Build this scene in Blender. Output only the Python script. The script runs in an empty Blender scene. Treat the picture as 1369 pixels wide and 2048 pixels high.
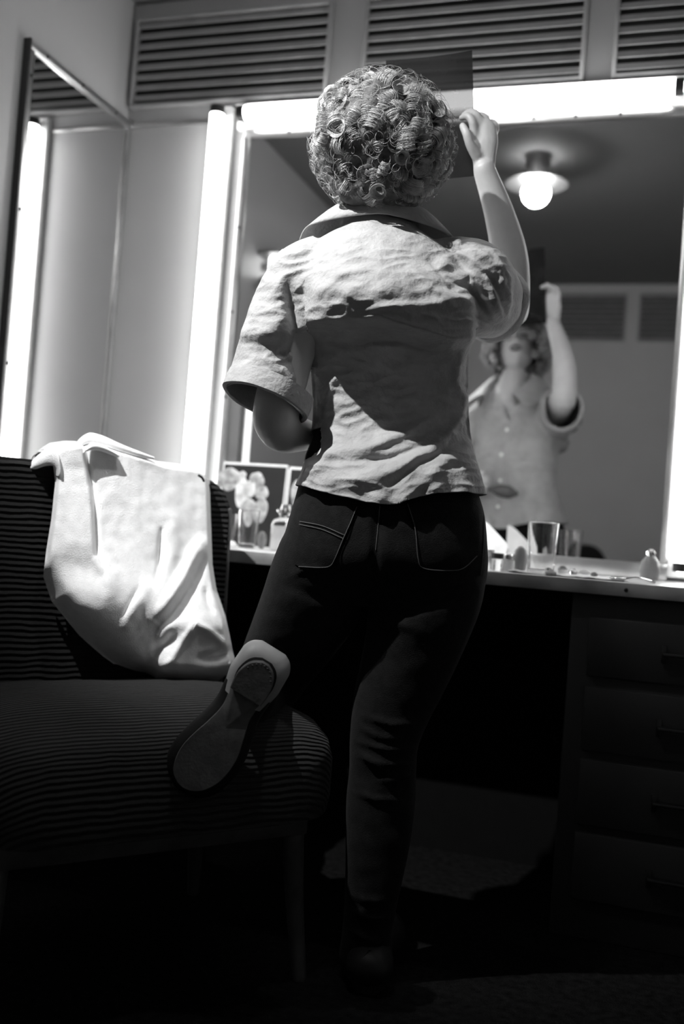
import bpy, bmesh, math, random
import numpy as np
from mathutils import Vector, Matrix, noise
from mathutils.bvhtree import BVHTree
random.seed(7); rng = np.random.default_rng(7)
SC = bpy.context.scene; COL = SC.collection
PI = math.pi

# ------------------------------------------------------------ camera frame
FP = 1993.0; TH = math.atan(.32); RO = math.atan(.076); PT = math.atan(41/FP)
F0 = np.array([-math.sin(TH), math.cos(TH), 0.]); R0 = np.array([math.cos(TH), math.sin(TH), 0.]); U0 = np.array([0, 0, 1.])
FW = F0*math.cos(PT)+U0*math.sin(PT); UPV = U0*math.cos(PT)-F0*math.sin(PT)
CX = math.cos(RO)*R0+math.sin(RO)*UPV; CY = -math.sin(RO)*R0+math.cos(RO)*UPV
C0 = np.array([0, 0, .83])
def W(px, py, d): return C0+(FW+(px-684.5)/FP*CX-(py-1024)/FP*CY)*d
def hit(px, py, ax, v):
    q = FW+(px-684.5)/FP*CX-(py-1024)/FP*CY
    return C0+q*((v-C0[ax])/q[ax])
def proj(P):
    Q = np.asarray(P)-C0; d = Q@FW
    return 684.5+FP*(Q@CX)/d, 1024-FP*(Q@CY)/d, d

# ------------------------------------------------------------ materials
def mat(name, col=.5, rough=.6, metal=0., spec=.5, nscale=30., nvar=.08, bump=0., bscale=200., emit=None,
        trans=0., ior=1.45, sheen=0., wave=None, alpha=1., coat=0.):
    m = bpy.data.materials.new(name); m.use_nodes = True
    nt = m.node_tree; N = nt.nodes; L = nt.links
    b = N['Principled BSDF']
    b.inputs['Roughness'].default_value = rough; b.inputs['Metallic'].default_value = metal
    b.inputs['Specular IOR Level'].default_value = spec
    b.inputs['IOR'].default_value = ior
    b.inputs['Transmission Weight'].default_value = trans
    b.inputs['Sheen Weight'].default_value = sheen
    b.inputs['Alpha'].default_value = alpha
    b.inputs['Coat Weight'].default_value = coat
    tc = N.new('ShaderNodeTexCoord')
    n = N.new('ShaderNodeTexNoise'); n.inputs['Scale'].default_value = nscale; n.inputs['Detail'].default_value = 4
    L.new(tc.outputs['Object'], n.inputs['Vector'])
    r = N.new('ShaderNodeValToRGB')
    a = col*(1-nvar); c = min(1, col*(1+nvar))
    r.color_ramp.elements[0].color = (a, a, a, 1); r.color_ramp.elements[1].color = (c, c, c, 1)
    r.color_ramp.elements[0].position = .3; r.color_ramp.elements[1].position = .7
    L.new(n.outputs['Fac'], r.inputs['Fac']); L.new(r.outputs['Color'], b.inputs['Base Color'])
    last = None
    if bump:
        n2 = N.new('ShaderNodeTexNoise'); n2.inputs['Scale'].default_value = bscale; n2.inputs['Detail'].default_value = 5
        L.new(tc.outputs['Object'], n2.inputs['Vector'])
        bp = N.new('ShaderNodeBump'); bp.inputs['Strength'].default_value = 1; bp.inputs['Distance'].default_value = bump
        L.new(n2.outputs['Fac'], bp.inputs['Height']); last = bp
    if wave:
        (dx, dy, dz), pitch, dist = wave
        dt = N.new('ShaderNodeVectorMath'); dt.operation = 'DOT_PRODUCT'; dt.inputs[1].default_value = (dx, dy, dz)
        L.new(tc.outputs['Object'], dt.inputs[0])
        # a little waviness in the cords
        n3 = N.new('ShaderNodeTexNoise'); n3.inputs['Scale'].default_value = 14
        L.new(tc.outputs['Object'], n3.inputs['Vector'])
        ad = N.new('ShaderNodeMath'); ad.operation = 'MULTIPLY_ADD'; ad.inputs[1].default_value = .012
        L.new(n3.outputs['Fac'], ad.inputs[0]); L.new(dt.outputs['Value'], ad.inputs[2])
        mu = N.new('ShaderNodeMath'); mu.operation = 'MULTIPLY'; mu.inputs[1].default_value = 2*PI/pitch
        L.new(ad.outputs[0], mu.inputs[0])
        sn = N.new('ShaderNodeMath'); sn.operation = 'SINE'; L.new(mu.outputs[0], sn.inputs[0])
        b2 = N.new('ShaderNodeBump'); b2.inputs['Strength'].default_value = 1; b2.inputs['Distance'].default_value = dist
        L.new(sn.outputs[0], b2.inputs['Height'])
        if last: L.new(last.outputs['Normal'], b2.inputs['Normal'])
        last = b2
    if last: L.new(last.outputs['Normal'], b.inputs['Normal'])
    if emit:
        b.inputs['Emission Color'].default_value = (1, 1, 1, 1); b.inputs['Emission Strength'].default_value = emit
    return m

M = {}
M['wall'] = mat('painted_metal_panel', .40, .45, nscale=3, nvar=.03, bump=.0004, bscale=40)
M['wallrear'] = mat('rear_wall_paint', .58, .5, nscale=3, nvar=.03)
M['ceil'] = mat('painted_ceiling', .20, .6, nscale=3, nvar=.03, bump=.0004)
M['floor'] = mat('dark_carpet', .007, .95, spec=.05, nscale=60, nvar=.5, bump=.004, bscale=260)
M['vent'] = mat('vent_paint', .34, .45, nscale=20)
M['ventback'] = mat('vent_gap_shade', .02, .9)
M['metal'] = mat('brushed_metal', .62, .32, metal=1, nscale=15, nvar=.12)
M['screw'] = mat('screw_metal', .06, .4, metal=1)
M['mirror'] = mat('mirror_silvering', .8, .012, metal=1, nscale=2, nvar=.02)
M['tube'] = mat('tube_glass', .9, .3, emit=11.0)
M['housing'] = mat('white_enamel', .85, .3)
M['cap'] = mat('black_bakelite', .03, .35)
M['globe'] = mat('lit_globe', .9, .3, emit=70.0)
M['brim'] = mat('lamp_brim_metal', .22, .35, metal=.8)
M['sconceglow'] = mat('lit_shade', .9, .4, emit=6.0)
M['counter'] = mat('counter_enamel', .75, .3, nscale=10, coat=.3)
M['edge'] = mat('counter_edge_metal', .4, .4, metal=.6, nscale=8, nvar=.35)
M['cab'] = mat('dark_cabinet_paint', .018, .5, nscale=12)
M['dark'] = mat('under_counter_shade', .006, .9, spec=.05)  # near-black colour standing in for shade below the counter
M['cordback'] = mat('corduroy_back', .022, .9, spec=.1, sheen=.02, wave=((0, 0, 1), .0118, .0035), bump=.001, bscale=300)
M['cordseat'] = mat('corduroy_seat', .028, .9, spec=.1, sheen=.04, wave=((0, .9, 1), .0118, .0022), bump=.001, bscale=300)
M['wood'] = mat('chair_wood', .05, .4, nscale=25, nvar=.3)
M['jacket'] = mat('wool_jacket', .88, .9, sheen=.3, bump=.0012, bscale=420, nscale=60, nvar=.05)
M['shirt'] = mat('cotton_shirt', .34, .85, sheen=.05, bump=.0022, bscale=120, nscale=25, nvar=.12)
M['shirtin'] = mat('cotton_placket', .40, .85, bump=.0006, bscale=300)  # slightly paler cotton for the placket strips
M['denim'] = mat('dark_denim', .009, .85, spec=.08, sheen=.03, bump=.001, bscale=500, nscale=80, nvar=.25)
M['thread'] = mat('stitch_thread', .06, .7)
M['skin'] = mat('skin', .44, .42, bump=.0003, bscale=180, nvar=.04)
M['lips'] = mat('lips', .06, .3)
M['brow'] = mat('brow_hair', .07, .6)
M['eye'] = mat('eye', .25, .15)
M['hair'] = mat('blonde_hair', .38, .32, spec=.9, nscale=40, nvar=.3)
M['hairbase'] = mat('hair_underlayer', .07, .6, nscale=50, nvar=.6, bump=.006, bscale=45)  # darker base mesh under the curls
M['button'] = mat('pearl_button', .9, .25)
M['sole'] = mat('leather_sole', .10, .55, nscale=40, nvar=.3, bump=.0006)
M['heelr'] = mat('heel_rubber', .07, .6, nscale=60, nvar=.3, bump=.0006)
M['shoe'] = mat('pale_shoe_leather', .30, .5, nscale=30)
M['shoedark'] = mat('dark_shoe_leather', .012, .5, spec=.2)
M['glass'] = mat('drinking_glass', 1., .02, trans=1., ior=1.45, nvar=0)
M['white'] = mat('white_paper', .85, .6)
M['chrome'] = mat('chrome', .75, .12, metal=1)
M['cream'] = mat('jar_cream', .8, .4)
M['bottle'] = mat('dark_bottle', .06, .25)
M['puff'] = mat('powder_puff', .45, .95, bump=.003, bscale=120)
M['grey'] = mat('grey_plastic', .3, .4)
M['printdark'] = mat('print_black', .02, .3)
M['printgrey'] = mat('print_grey', .38, .4, nscale=55, nvar=.5)
M['printlight'] = mat('print_light', .6, .4, nscale=55, nvar=.3)
# the print she holds up: a dark translucent film
m = mat('dark_film_print', .006, .25, nscale=14, nvar=.9); nt = m.node_tree; nt.nodes['Principled BSDF'].inputs['Specular IOR Level'].default_value = .12; nt.nodes['Principled BSDF'].inputs['Roughness'].default_value = .45
tr = nt.nodes.new('ShaderNodeBsdfTransparent'); tr.inputs[0].default_value = (1, 1, 1, 1)
mx = nt.nodes.new('ShaderNodeMixShader'); mx.inputs[0].default_value = .045
nt.links.new(nt.nodes['Principled BSDF'].outputs[0], mx.inputs[1]); nt.links.new(tr.outputs[0], mx.inputs[2])
nt.links.new(mx.outputs[0], nt.nodes['Material Output'].inputs['Surface']); M['film'] = m

# ------------------------------------------------------------ object helpers
def tag(o, label=None, cat=None, group=None, kind=None):
    if label: o['label'] = label
    if cat: o['category'] = cat
    if group: o['group'] = group
    if kind: o['kind'] = kind
    return o
def thing(name, label, cat, loc=(0, 0, 0), rot=0., group=None, basis=None):
    o = bpy.data.objects.new(name, None); COL.objects.link(o); o.empty_display_size = .05
    Mx = Matrix.Translation(Vector([float(c) for c in loc])) @ Matrix.Rotation(rot, 4, 'Z')
    if basis is not None:
        Mx = Matrix.Translation(Vector([float(c) for c in loc])) @ basis
    o.matrix_world = Mx
    tag(o, label, cat, group); WM[o] = Mx
    return o
WM = {}
def wm(o): return WM.get(o, Matrix.Identity(4))
def link(name, me, material, parent=None, world=False, smooth=True, angle=40):
    """ONE mesh object. world=True: vertices are in world space and are moved into the parent's space."""
    if isinstance(me, bmesh.types.BMesh):
        bm = me; me = bpy.data.meshes.new(name); bm.to_mesh(me); bm.free()
    elif isinstance(me, tuple):
        v, f = me; me = bpy.data.meshes.new(name); me.from_pydata([tuple(map(float, x)) for x in v], [], f); me.update()
    if world and parent is not None: me.transform(wm(parent).inverted())
    me.materials.clear(); me.materials.append(M[material] if isinstance(material, str) else material)
    if smooth and len(me.polygons):
        me.polygons.foreach_set('use_smooth', [True]*len(me.polygons))
        if angle: me.set_sharp_from_angle(angle=math.radians(angle))
    o = bpy.data.objects.new(name, me); COL.objects.link(o)
    if parent is not None:
        o.parent = parent; WM[o] = wm(parent).copy()
    return o
def rebase(o):
    """put a single-mesh thing's origin at its base"""
    co = np.array([v.co for v in o.data.vertices]); c = (co.min(0)+co.max(0))/2; c[2] = co[:, 2].min()
    o.data.transform(Matrix.Translation(Vector(-c))); o.location = Vector(c); return o
def struct(name, bm, m, label=None, **k):
    o = link(name, bm, m, **k); o['kind'] = 'structure'
    if label: o['label'] = label; o['category'] = name.split('_')[0]
    return o
def box(bm, x0, x1, y0, y1, z0, z1, bev=0., mtx=None):
    r = bmesh.ops.create_cube(bm, size=1.)
    vs = r['verts']
    for v in vs: v.co = Vector(((x0+x1)/2+v.co.x*(x1-x0), (y0+y1)/2+v.co.y*(y1-y0), (z0+z1)/2+v.co.z*(z1-z0)))
    if bev:
        es = {e for v in vs for e in v.link_edges}
        rr = bmesh.ops.bevel(bm, geom=list(es), offset=bev, segments=2, affect='EDGES', profile=.5)
        vs = list({v for f in rr['faces'] for v in f.verts} | {v for v in vs if v.is_valid})
    if mtx is not None:
        for v in vs: v.co = mtx @ v.co
    return bm
def B(*a, **k): return box(bmesh.new(), *a, **k)
def join_vf(lst):
    V = []; Fc = []; n = 0
    for v, f in lst:
        V.append(np.asarray(v)); Fc += [tuple(i+n for i in q) for q in f]; n += len(v)
    return np.concatenate(V), Fc
def frames(P):
    P = np.asarray(P, float); T = np.gradient(P, axis=0); T /= np.linalg.norm(T, axis=1)[:, None]+1e-12
    a = np.array([0, 0, 1.]) if abs(T[0][2]) < .9 else np.array([1., 0, 0])
    n = a-T[0]*(a@T[0]); n /= np.linalg.norm(n); Ns = []
    for t in T:
        n = n-t*(n@t); n /= np.linalg.norm(n)+1e-12; Ns.append(n)
    Ns = np.array(Ns); return T, Ns, np.cross(T, Ns)
def rings(RG, cap=True):
    RG = np.asarray(RG); m, n, _ = RG.shape
    F = [(i*n+j, i*n+(j+1) % n, (i+1)*n+(j+1) % n, (i+1)*n+j) for i in range(m-1) for j in range(n)]
    V = RG.reshape(-1, 3)
    if cap:
        V = np.concatenate([V, [RG[0].mean(0)], [RG[-1].mean(0)]]); a = m*n
        F += [(a, (j+1) % n, j) for j in range(n)]+[(a+1, (m-1)*n+j, (m-1)*n+(j+1) % n) for j in range(n)]
    return V, F
def cr(P, k=6):
    """Catmull-Rom resample of rows"""
    P = np.asarray(P, float); Q = np.concatenate([[2*P[0]-P[1]], P, [2*P[-1]-P[-2]]]); out = []
    for i in range(1, len(Q)-2):
        for s in np.arange(k)/k:
            out.append(.5*((2*Q[i])+(-Q[i-1]+Q[i+1])*s+(2*Q[i-1]-5*Q[i]+4*Q[i+1]-Q[i+2])*s*s+(-Q[i-1]+3*Q[i]-3*Q[i+1]+Q[i+2])*s**3))
    out.append(Q[-2]); return np.array(out)
def tube(P, rad, n=12, flat=1., cap=True, round_ends=True):
    P = np.asarray(P, float); rad = np.broadcast_to(np.asarray(rad, float), (len(P),)).copy()
    T, A, Bn = frames(P); th = np.arange(n)/n*2*PI
    RG = [P[i]+rad[i]*(np.cos(th)[:, None]*A[i]+flat*np.sin(th)[:, None]*Bn[i]) for i in range(len(P))]
    if round_ends and cap:
        def capr(i, s):
            return [P[i]+T[i]*s*rad[i]*math.sin(a)+rad[i]*math.cos(a)*(np.cos(th)[:, None]*A[i]+flat*np.sin(th)[:, None]*Bn[i]) for a in (.5, 1., 1.35)]
        RG = capr(0, -1)[::-1]+RG+capr(-1, 1)
    return rings(RG, cap)
def stube(P, rad, k=5, n=12, flat=1.):
    P = np.asarray(P, float); rad = np.broadcast_to(np.asarray(rad, float), (len(P),))
    Q = cr(np.concatenate([P, np.asarray(rad)[:, None]], 1), k); return tube(Q[:, :3], np.maximum(Q[:, 3], 1e-4), n, flat)
def ell(c, ax, r, nu=20, nv=12):
    """ellipsoid with axes rows ax and radii r"""
    ax = np.asarray(ax, float); RG = []
    for i in range(1, nv):
        a = PI*i/nv
        RG.append([np.asarray(c)+ax[0]*r[0]*math.sin(a)*math.cos(t)+ax[1]*r[1]*math.sin(a)*math.sin(t)+ax[2]*r[2]*math.cos(a) for t in np.arange(nu)/nu*2*PI])
    return rings(RG)
def lathe(prof, n=32, cap=True):
    th = np.arange(n)/n*2*PI
    return rings([np.stack([r*np.cos(th), r*np.sin(th), np.full(n, z)], 1) for r, z in prof], cap)
def remesh(lst, vox, smooth=4, fac=.5):
    v, f = join_vf(lst); me = bpy.data.meshes.new('tmp'); me.from_pydata([tuple(map(float, x)) for x in v], [], f); me.update()
    bm = bmesh.new(); bm.from_mesh(me); bmesh.ops.recalc_face_normals(bm, faces=bm.faces); bm.to_mesh(me); bm.free()
    o = bpy.data.objects.new('tmp', me); COL.objects.link(o)
    r = o.modifiers.new('r', 'REMESH'); r.mode = 'VOXEL'; r.voxel_size = vox
    s = o.modifiers.new('s', 'SMOOTH'); s.iterations = smooth; s.factor = fac
    dg = bpy.context.evaluated_depsgraph_get(); dg.update()
    out = bpy.data.meshes.new_from_object(o.evaluated_get(dg)); bpy.data.objects.remove(o); return out
def solid(me, t, off=-1.):
    o = bpy.data.objects.new('tmp', me); COL.objects.link(o)
    r = o.modifiers.new('r', 'SOLIDIFY'); r.thickness = t; r.offset = off
    dg = bpy.context.evaluated_depsgraph_get(); dg.update()
    out = bpy.data.meshes.new_from_object(o.evaluated_get(dg)); bpy.data.objects.remove(o); return out
def getco(me):
    a = np.empty(len(me.vertices)*3); me.vertices.foreach_get('co', a); return a.reshape(-1, 3)
def getno(me):
    a = np.empty(len(me.vertices)*3); me.vertex_normals.foreach_get('vector', a); return a.reshape(-1, 3)
def setco(me, a): me.vertices.foreach_set('co', np.ascontiguousarray(a).ravel()); me.update()
def segdist(X, Y, poly):
    best = np.full(X.shape, 1e9); tpar = np.zeros(X.shape); L = 0; ds = []
    for (a, b), (c, d) in zip(poly[:-1], poly[1:]): ds.append(math.hypot(c-a, d-b))
    tot = sum(ds)
    for ((a, b), (c, d)), dl in zip(zip(poly[:-1], poly[1:]), ds):
        t = np.clip(((X-a)*(c-a)+(Y-b)*(d-b))/(dl*dl), 0, 1)
        q = np.hypot(X-a-t*(c-a), Y-b-t*(d-b)); m_ = q < best
        best[m_] = q[m_]; tpar[m_] = ((L+t*dl)/tot)[m_]; L += dl
    return best, tpar
def ridge(X, Y, poly, w, amp):
    q, t = segdist(X, Y, poly); return amp*np.exp(-(q/w)**2)*np.sin(np.clip(t*.9+.05, 0, 1)*PI)**.6
def sm(x, a, b):
    t = np.clip((x-a)/(b-a), 0, 1); return t*t*(3-2*t)
def nz(P, s, seed=0.):
    return np.array([noise.noise(Vector((p[0]*s+seed, p[1]*s, p[2]*s))) for p in P])

# ------------------------------------------------------------ the room
XL = -1.646; YB = 2.68; XR = .95; YR = -.69; ZC = 2.41; CT = .77; CF = 2.2
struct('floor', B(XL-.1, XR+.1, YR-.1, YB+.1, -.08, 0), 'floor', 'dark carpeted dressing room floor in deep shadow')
struct('ceiling', B(XL-.1, XR+.1, YR-.1, YB+.1, ZC, ZC+.08), 'ceil', 'flat pale painted ceiling of the dressing room')
struct('wall_back', B(XL-.1, XR+.1, YB, YB+.1, 0, ZC), 'wall', 'grey panelled wall behind the big lit mirror')
struct('wall_left', B(XL-.1, XL, YR-.1, YB, 0, ZC), 'wall', 'pale wall at the left with the narrow side mirror')
struct('wall_right', B(XR, XR+.1, YR-.1, YB, 0, ZC), 'wallrear', 'plain dark wall on the right side of the dressing room')
struct('wall_rear', B(XL-.1, XR+.1, YR-.1, YR, 0, ZC), 'wallrear', 'grey wall seen only as a reflection in the big mirror')
struct('trim_1', B(XL, -1.36, YB-.008, YB, 2.022, 2.036, .002), 'metal', 'thin horizontal metal strip under the left louvred vent')
struct('trim_2', B(XL, XL+.014, YB-.012, YB, CT, 2.036, .002), 'metal', 'slim vertical metal strip in the corner beside the side mirror')

def vent(x0, x1, z0, z1, y, sgn, label, group):
    """louvred grille fixed on a wall at y; sgn=-1 faces towards -y"""
    t = thing('wall_vent', label, 'vent', ((x0+x1)/2, y, z0), 0 if sgn < 0 else PI, group)
    w = (x1-x0)/2; h = z1-z0
    bm = B(-w, w, -.004, -.001, 0, h); link('backing', bm, 'ventback', t)  # flat dark sheet paints the shade between the slats
    bm = bmesh.new(); e = .011
    box(bm, -w-e, -w, -.026, 0, -e, h+e, .002); box(bm, w, w+e, -.026, 0, -e, h+e, .002)
    box(bm, -w, w, -.026, 0, -e, 0, .002); box(bm, -w, w, -.026, 0, h, h+e, .002)
    link('frame', bm, 'vent', t)
    bm = bmesh.new(); n = 8; p = h/n
    for i in range(n):
        mtx = Matrix.Translation((0, -.015, p*(i+.62))) @ Matrix.Rotation(math.radians(-24), 4, 'X')
        box(bm, -w, w, -.0015, .0015, -p*.33, p*.33, 0, mtx)
    link('louvre_slats', bm, 'vent', t)
G = 'louvred vents above the big mirror'
vent(-1.622, -1.005, 2.089, 2.345, YB, -1, 'dark louvred wall vent nearest the left corner', G)
vent(-.884, -.284, 2.085, 2.345, YB, -1, 'louvred wall vent above the big mirror behind the held-up print', G)
vent(-.190, .41, 2.085, 2.345, YB, -1, 'louvred wall vent at the top right corner above the end of the tube lamp', G)
G = 'louvred vents reflected in the mirror'
vent(-.885, -.285, 2.085, 2.337, YR, 1, 'reflected louvred vent beside the raised forearm in the mirror', G)
vent(-.189, .411, 2.085, 2.337, YR, 1, 'reflected louvred vent cut by the right edge of the mirror', G)

struct('trim_3', B(XL+.001, XR-.001, YB-.014, YB-.001, 0, CT-.032), 'dark', 'added dark sheet painting the shade on the wall underneath the counter')  # sheet added to blacken the wall where shade falls under the counter
struct('trim_shade_left', B(XL+.001, XL+.012, CF+.01, YB-.016, 0, CT-.032), 'dark', 'added dark sheet painting the shade on the left wall underneath the counter')  # same painted shade on the left wall
# mirrors
def frame_strip(t, x0, x1, y0, y1, z0, z1): return link('frame_strip', B(x0, x1, y0, y1, z0, z1, .003), 'metal', t, world=True)
def screws(t, pts, nrm):
    for p in pts:
        rot = Vector((0, 0, 1)).rotation_difference(Vector(nrm)).to_matrix().to_4x4()
        v, f = lathe([(.0001, .003), (.003, .0028), (.0045, .001), (.0045, -.001)], 12)
        me = bpy.data.meshes.new('s'); me.from_pydata([tuple(map(float, a)) for a in v], [], f); me.transform(Matrix.Translation(Vector(p)) @ rot)
        link('screw', me, 'screw', t, world=True)
t = thing('wall_mirror', 'large metal framed wall mirror above the counter reflecting the room', 'mirror', (-.61, YB, CT))
MX0, MX1, MZ0, MZ1 = -1.222, .004, .812, 1.966
link('mirror_glass', B(MX0-.01, MX1+.01, YB-.014, YB-.006, MZ0-.01, MZ1+.01), 'mirror', t, world=True, smooth=False)
frame_strip(t, MX0-.02, MX1+.02, YB-.022, YB-.002, MZ1, MZ1+.022)
frame_strip(t, MX0-.024, MX0, YB-.022, YB-.002, MZ0, MZ1)
frame_strip(t, MX1, MX1+.02, YB-.022, YB-.002, MZ0, MZ1)
frame_strip(t, MX0-.024, MX1+.02, YB-.022, YB-.002, CT, MZ0)
screws(t, [(x, YB-.022, MZ1+.011) for x in (-1.1, -.78, -.395, -.285, -.17)]+[(MX0-.012, YB-.022, z) for z in (.95, 1.2, 1.45, 1.7)], (0, -1, 0))
t = thing('side_mirror', 'narrow framed mirror on the left wall reflecting the lit corner', 'mirror', (XL, 2.42, CT))
link('mirror_glass', B(XL+.004, XL+.010, 2.172, YB-.006, CT+.02, 2.022), 'mirror', t, world=True, smooth=False)
frame_strip(t, XL, XL+.018, 2.158, YB-.004, 2.018, 2.040)
frame_strip(t, XL, XL+.018, 2.158, 2.178, CT, 2.018)
frame_strip(t, XL, XL+.018, YB-.022, YB-.010, CT+.03, 2.018)
link('edge_seal', B(XL, XL+.02, 2.151, 2.158, CT, 2.042), 'cap', t, world=True)
screws(t, [(XL+.018, y, 2.029) for y in (2.23, 2.40, 2.58)]+[(XL+.018, 2.168, z) for z in (1.2, 1.6, 1.95)], (1, 0, 0))

# tube lamps
def tube_lamp(label, a, b, hw=.034, inside=-1):
    a = np.array(a, float); b = np.array(b, float); c = (a+b)/2
    t = thing('tube_lamp', label, 'lamp', (c[0], YB, min(a[2], b[2])), 0, 'fluorescent tubes round the big mirror')
    d = (b-a)/np.linalg.norm(b-a)
    if abs(d[0]) > .5: bm = B(a[0]-.02, b[0]+.02, YB-.024, YB-.001, a[2]-hw, a[2]+hw, .004)
    else: bm = B(a[0]-hw, a[0]+hw, YB-.024, YB-.001, a[2]-.02, b[2]+.02, .004)
    if abs(d[0]) > .5: box(bm, a[0]-.02, b[0]+.02, YB-.040, YB-.001, a[2]+hw-.003, a[2]+hw, .001)  # lip added to keep tube light off the wall above
    link('housing', bm, 'housing', t, world=True)
    link('tube', tube([a+d*.012, (a+b)/2, b-d*.012], .021, 24), 'tube', t, world=True)
    for e, s in ((a, 1), (b, -1)):
        link('end_cap', tube([e-d*s*.004, e+d*s*.018], .0225, 20, round_ends=False), 'cap', t, world=True)
    return t
ty = YB-.052
tube_lamp('white glowing vertical tube lamp on the left side of the mirror', (-1.318, ty, CT+.03), (-1.318, ty, 2.045))
tube_lamp('white glowing horizontal tube lamp above the mirror', (-1.245, ty, 2.026), (-.02, ty, 2.026))
tube_lamp('white glowing vertical tube lamp on the right side of the mirror', (.058, ty, CT+.03), (.058, ty, 2.02))

KEY = 245
# ceiling lamp (seen in the mirror)
t = thing('ceiling_lamp', 'round ceiling lamp with bright globe and dark metal brim seen in the mirror', 'lamp', (-.567, 1.313, 2.27))
link('globe', ell((0, 0, -.012), np.eye(3), (.056, .056, .056), 32, 20), 'globe', t)
link('brim', lathe([(.045, .035), (.10, .030), (.125, .022), (.128, .026), (.10, .036), (.045, .042), (.045, .035)], 40, False), 'brim', t)
link('ceiling_rose', lathe([(.05, .14), (.05, .10), (.035, .07), (.03, .035)], 32), 'brim', t)
def lamp_light(name, parent, loc, aim, power, cone, blend, rad):
    ld = bpy.data.lights.new(name, 'SPOT'); ld.energy = power; ld.spot_size = math.radians(cone); ld.spot_blend = blend; ld.shadow_soft_size = rad
    o = bpy.data.objects.new(name, ld); COL.objects.link(o); o.parent = parent; o.location = loc
    o.rotation_euler = Vector(aim).to_track_quat('-Z', 'Y').to_euler(); return o
lamp_light('bulb_light', t, (0, 0, -.075), (-.12, .12, -1), 7, 122, .5, .03)
t = thing('added_spot_lamp', 'added unseen ceiling spotlight lighting the chair and her left shoulder from behind', 'lamp', (-1.27, .84, ZC-.055))  # lamp added out of view as key light on chair and back
link('can', lathe([(.055, .054), (.055, .012), (.062, 0), (.050, .002), (.047, .02), (.047, .054)], 36, False), 'brim', t)
link('reflector_bulb', lathe([(.0005, .018), (.03, .021), (.040, .030), (.034, .050), (.0005, .052)], 32), 'globe', t)
lamp_light('bulb_light', t, (0, 0, .008), (.42, 1.0, -1.02), KEY, 52, .8, .012)
# wall lamp and thin strip lamp on the left wall, both only seen in the mirror
t = thing('wall_lamp', 'small bright wall lamp under a dark brim reflected left of the shoulder', 'lamp', (XL+.07, 1.53, 1.90))
link('lit_shade', lathe([(.033, -.045), (.036, -.02), (.036, .04)], 28), 'sconceglow', t)
link('brim', lathe([(.036, .045), (.09, .040), (.094, .052), (.05, .066), (.01, .07)], 32), 'brim', t)
link('lower_rim', lathe([(.034, -.06), (.07, -.055), (.072, -.048), (.034, -.046)], 32), 'brim', t)
link('bracket', B(-.07, -.02, -.012, .012, -.01, .02, .003), 'brim', t)
lamp_light('bulb_light', t, (.088, .012, -.03), (.80, .24, -.57), 8, 54, .8, .02)
t = thing('strip_lamp', 'thin white strip lamp reflected in the mirror below the left sleeve', 'lamp', (XL, 1.605, .9))
link('housing', B(0, .016, -.016, .016, 0, .46, .003), 'brim', t)
link('tube', tube([(.026, 0, .01), (.026, 0, .23), (.026, 0, .45)], .0105, 16), mat('strip_glow', .9, .3, emit=2.2), t)

# ------------------------------------------------------------ counter and drawers
t = thing('worktop', 'pale dressing table counter with metal edge running below the mirror', 'counter', (-.35, 2.44, CT-.03))
link('top', B(XL+.002, XR-.002, CF+.004, YB-.026, CT-.028, CT, .003), 'counter', t, world=True)
link('edge_band', B(XL+.002, XR-.002, CF-.003, CF+.003, CT-.030, CT-.001, .001), 'edge', t, world=True)
screws(t, [(x, CF-.003, CT-.016) for x in (-1.02, -.62, -.42, -.06, .1)], (0, -1, 0))
t = thing('drawer_cabinet', 'dark drawer cabinet under the right end of the counter', 'cabinet', (.32, 2.45, 0))
link('body', B(-.172, .80, CF+.03, YB-.03, .0, CT-.031, .003), 'cab', t, world=True)
for i, (z0, z1) in enumerate(((.562, .690), (.402, .540), (.244, .385), (.085, .228))):
    d = link('drawer', B(-.132, .30, CF+.018, CF+.031, z0, z1, .004), 'cab', t, world=True)
    h = bmesh.new(); zc = (z0+z1)/2
    box(h, .020, .030, CF+.010, CF+.019, zc-.018, zc+.018, .001); box(h, .150, .160, CF+.010, CF+.019, zc-.018, zc+.018, .001)
    box(h, .022, .158, CF-.006, CF+.012, zc-.004, zc+.004, .002)
    link('handle', h, 'screw', d, world=True)

# things on the counter
def spin(name, label, cat, px, py, parts, group=None, scale=1., base=None):
    p = hit(px, py, 2, CT) if base is None else base
    t = thing(name, label, cat, (p[0], p[1], CT+.0004), 0, group)
    for nm, prof, m_ in parts: link(nm, lathe([(r*scale, z*scale) for r, z in prof], 36, True), m_, t)
    return t
def P2(px, y): return hit(px, 1110, 1, y)[0]
def tumbler(label, x, y, r0, r1, h, group='drinking glasses on the counter'):
    w = .0022
    prof = [(.0005, 0), (r0-.002, 0), (r0, .002), (r1, h-.001), (r1-w/2, h), (r1-w, h-.001), (r0-w, .012), (r0-.006, .009), (.0005, .009)]
    t = thing('drinking_glass', label, 'glass', (x, y, CT+.0004), 0, group)
    v, f = lathe(prof, 48, False); link('glass_body', (v, f), 'glass', t); return t
tumbler('tall clear tumbler glass standing alone on the right of the counter', P2(1084, 2.30), 2.30, .0300, .0360, .118)
tumbler('short clear glass in front of the picture, beside the chair', P2(452, 2.45), 2.45, .022, .025, .088)
tumbler('tall clear glass in front of the picture of white blossoms', P2(493, 2.42), 2.42, .024, .027, .100)
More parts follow.
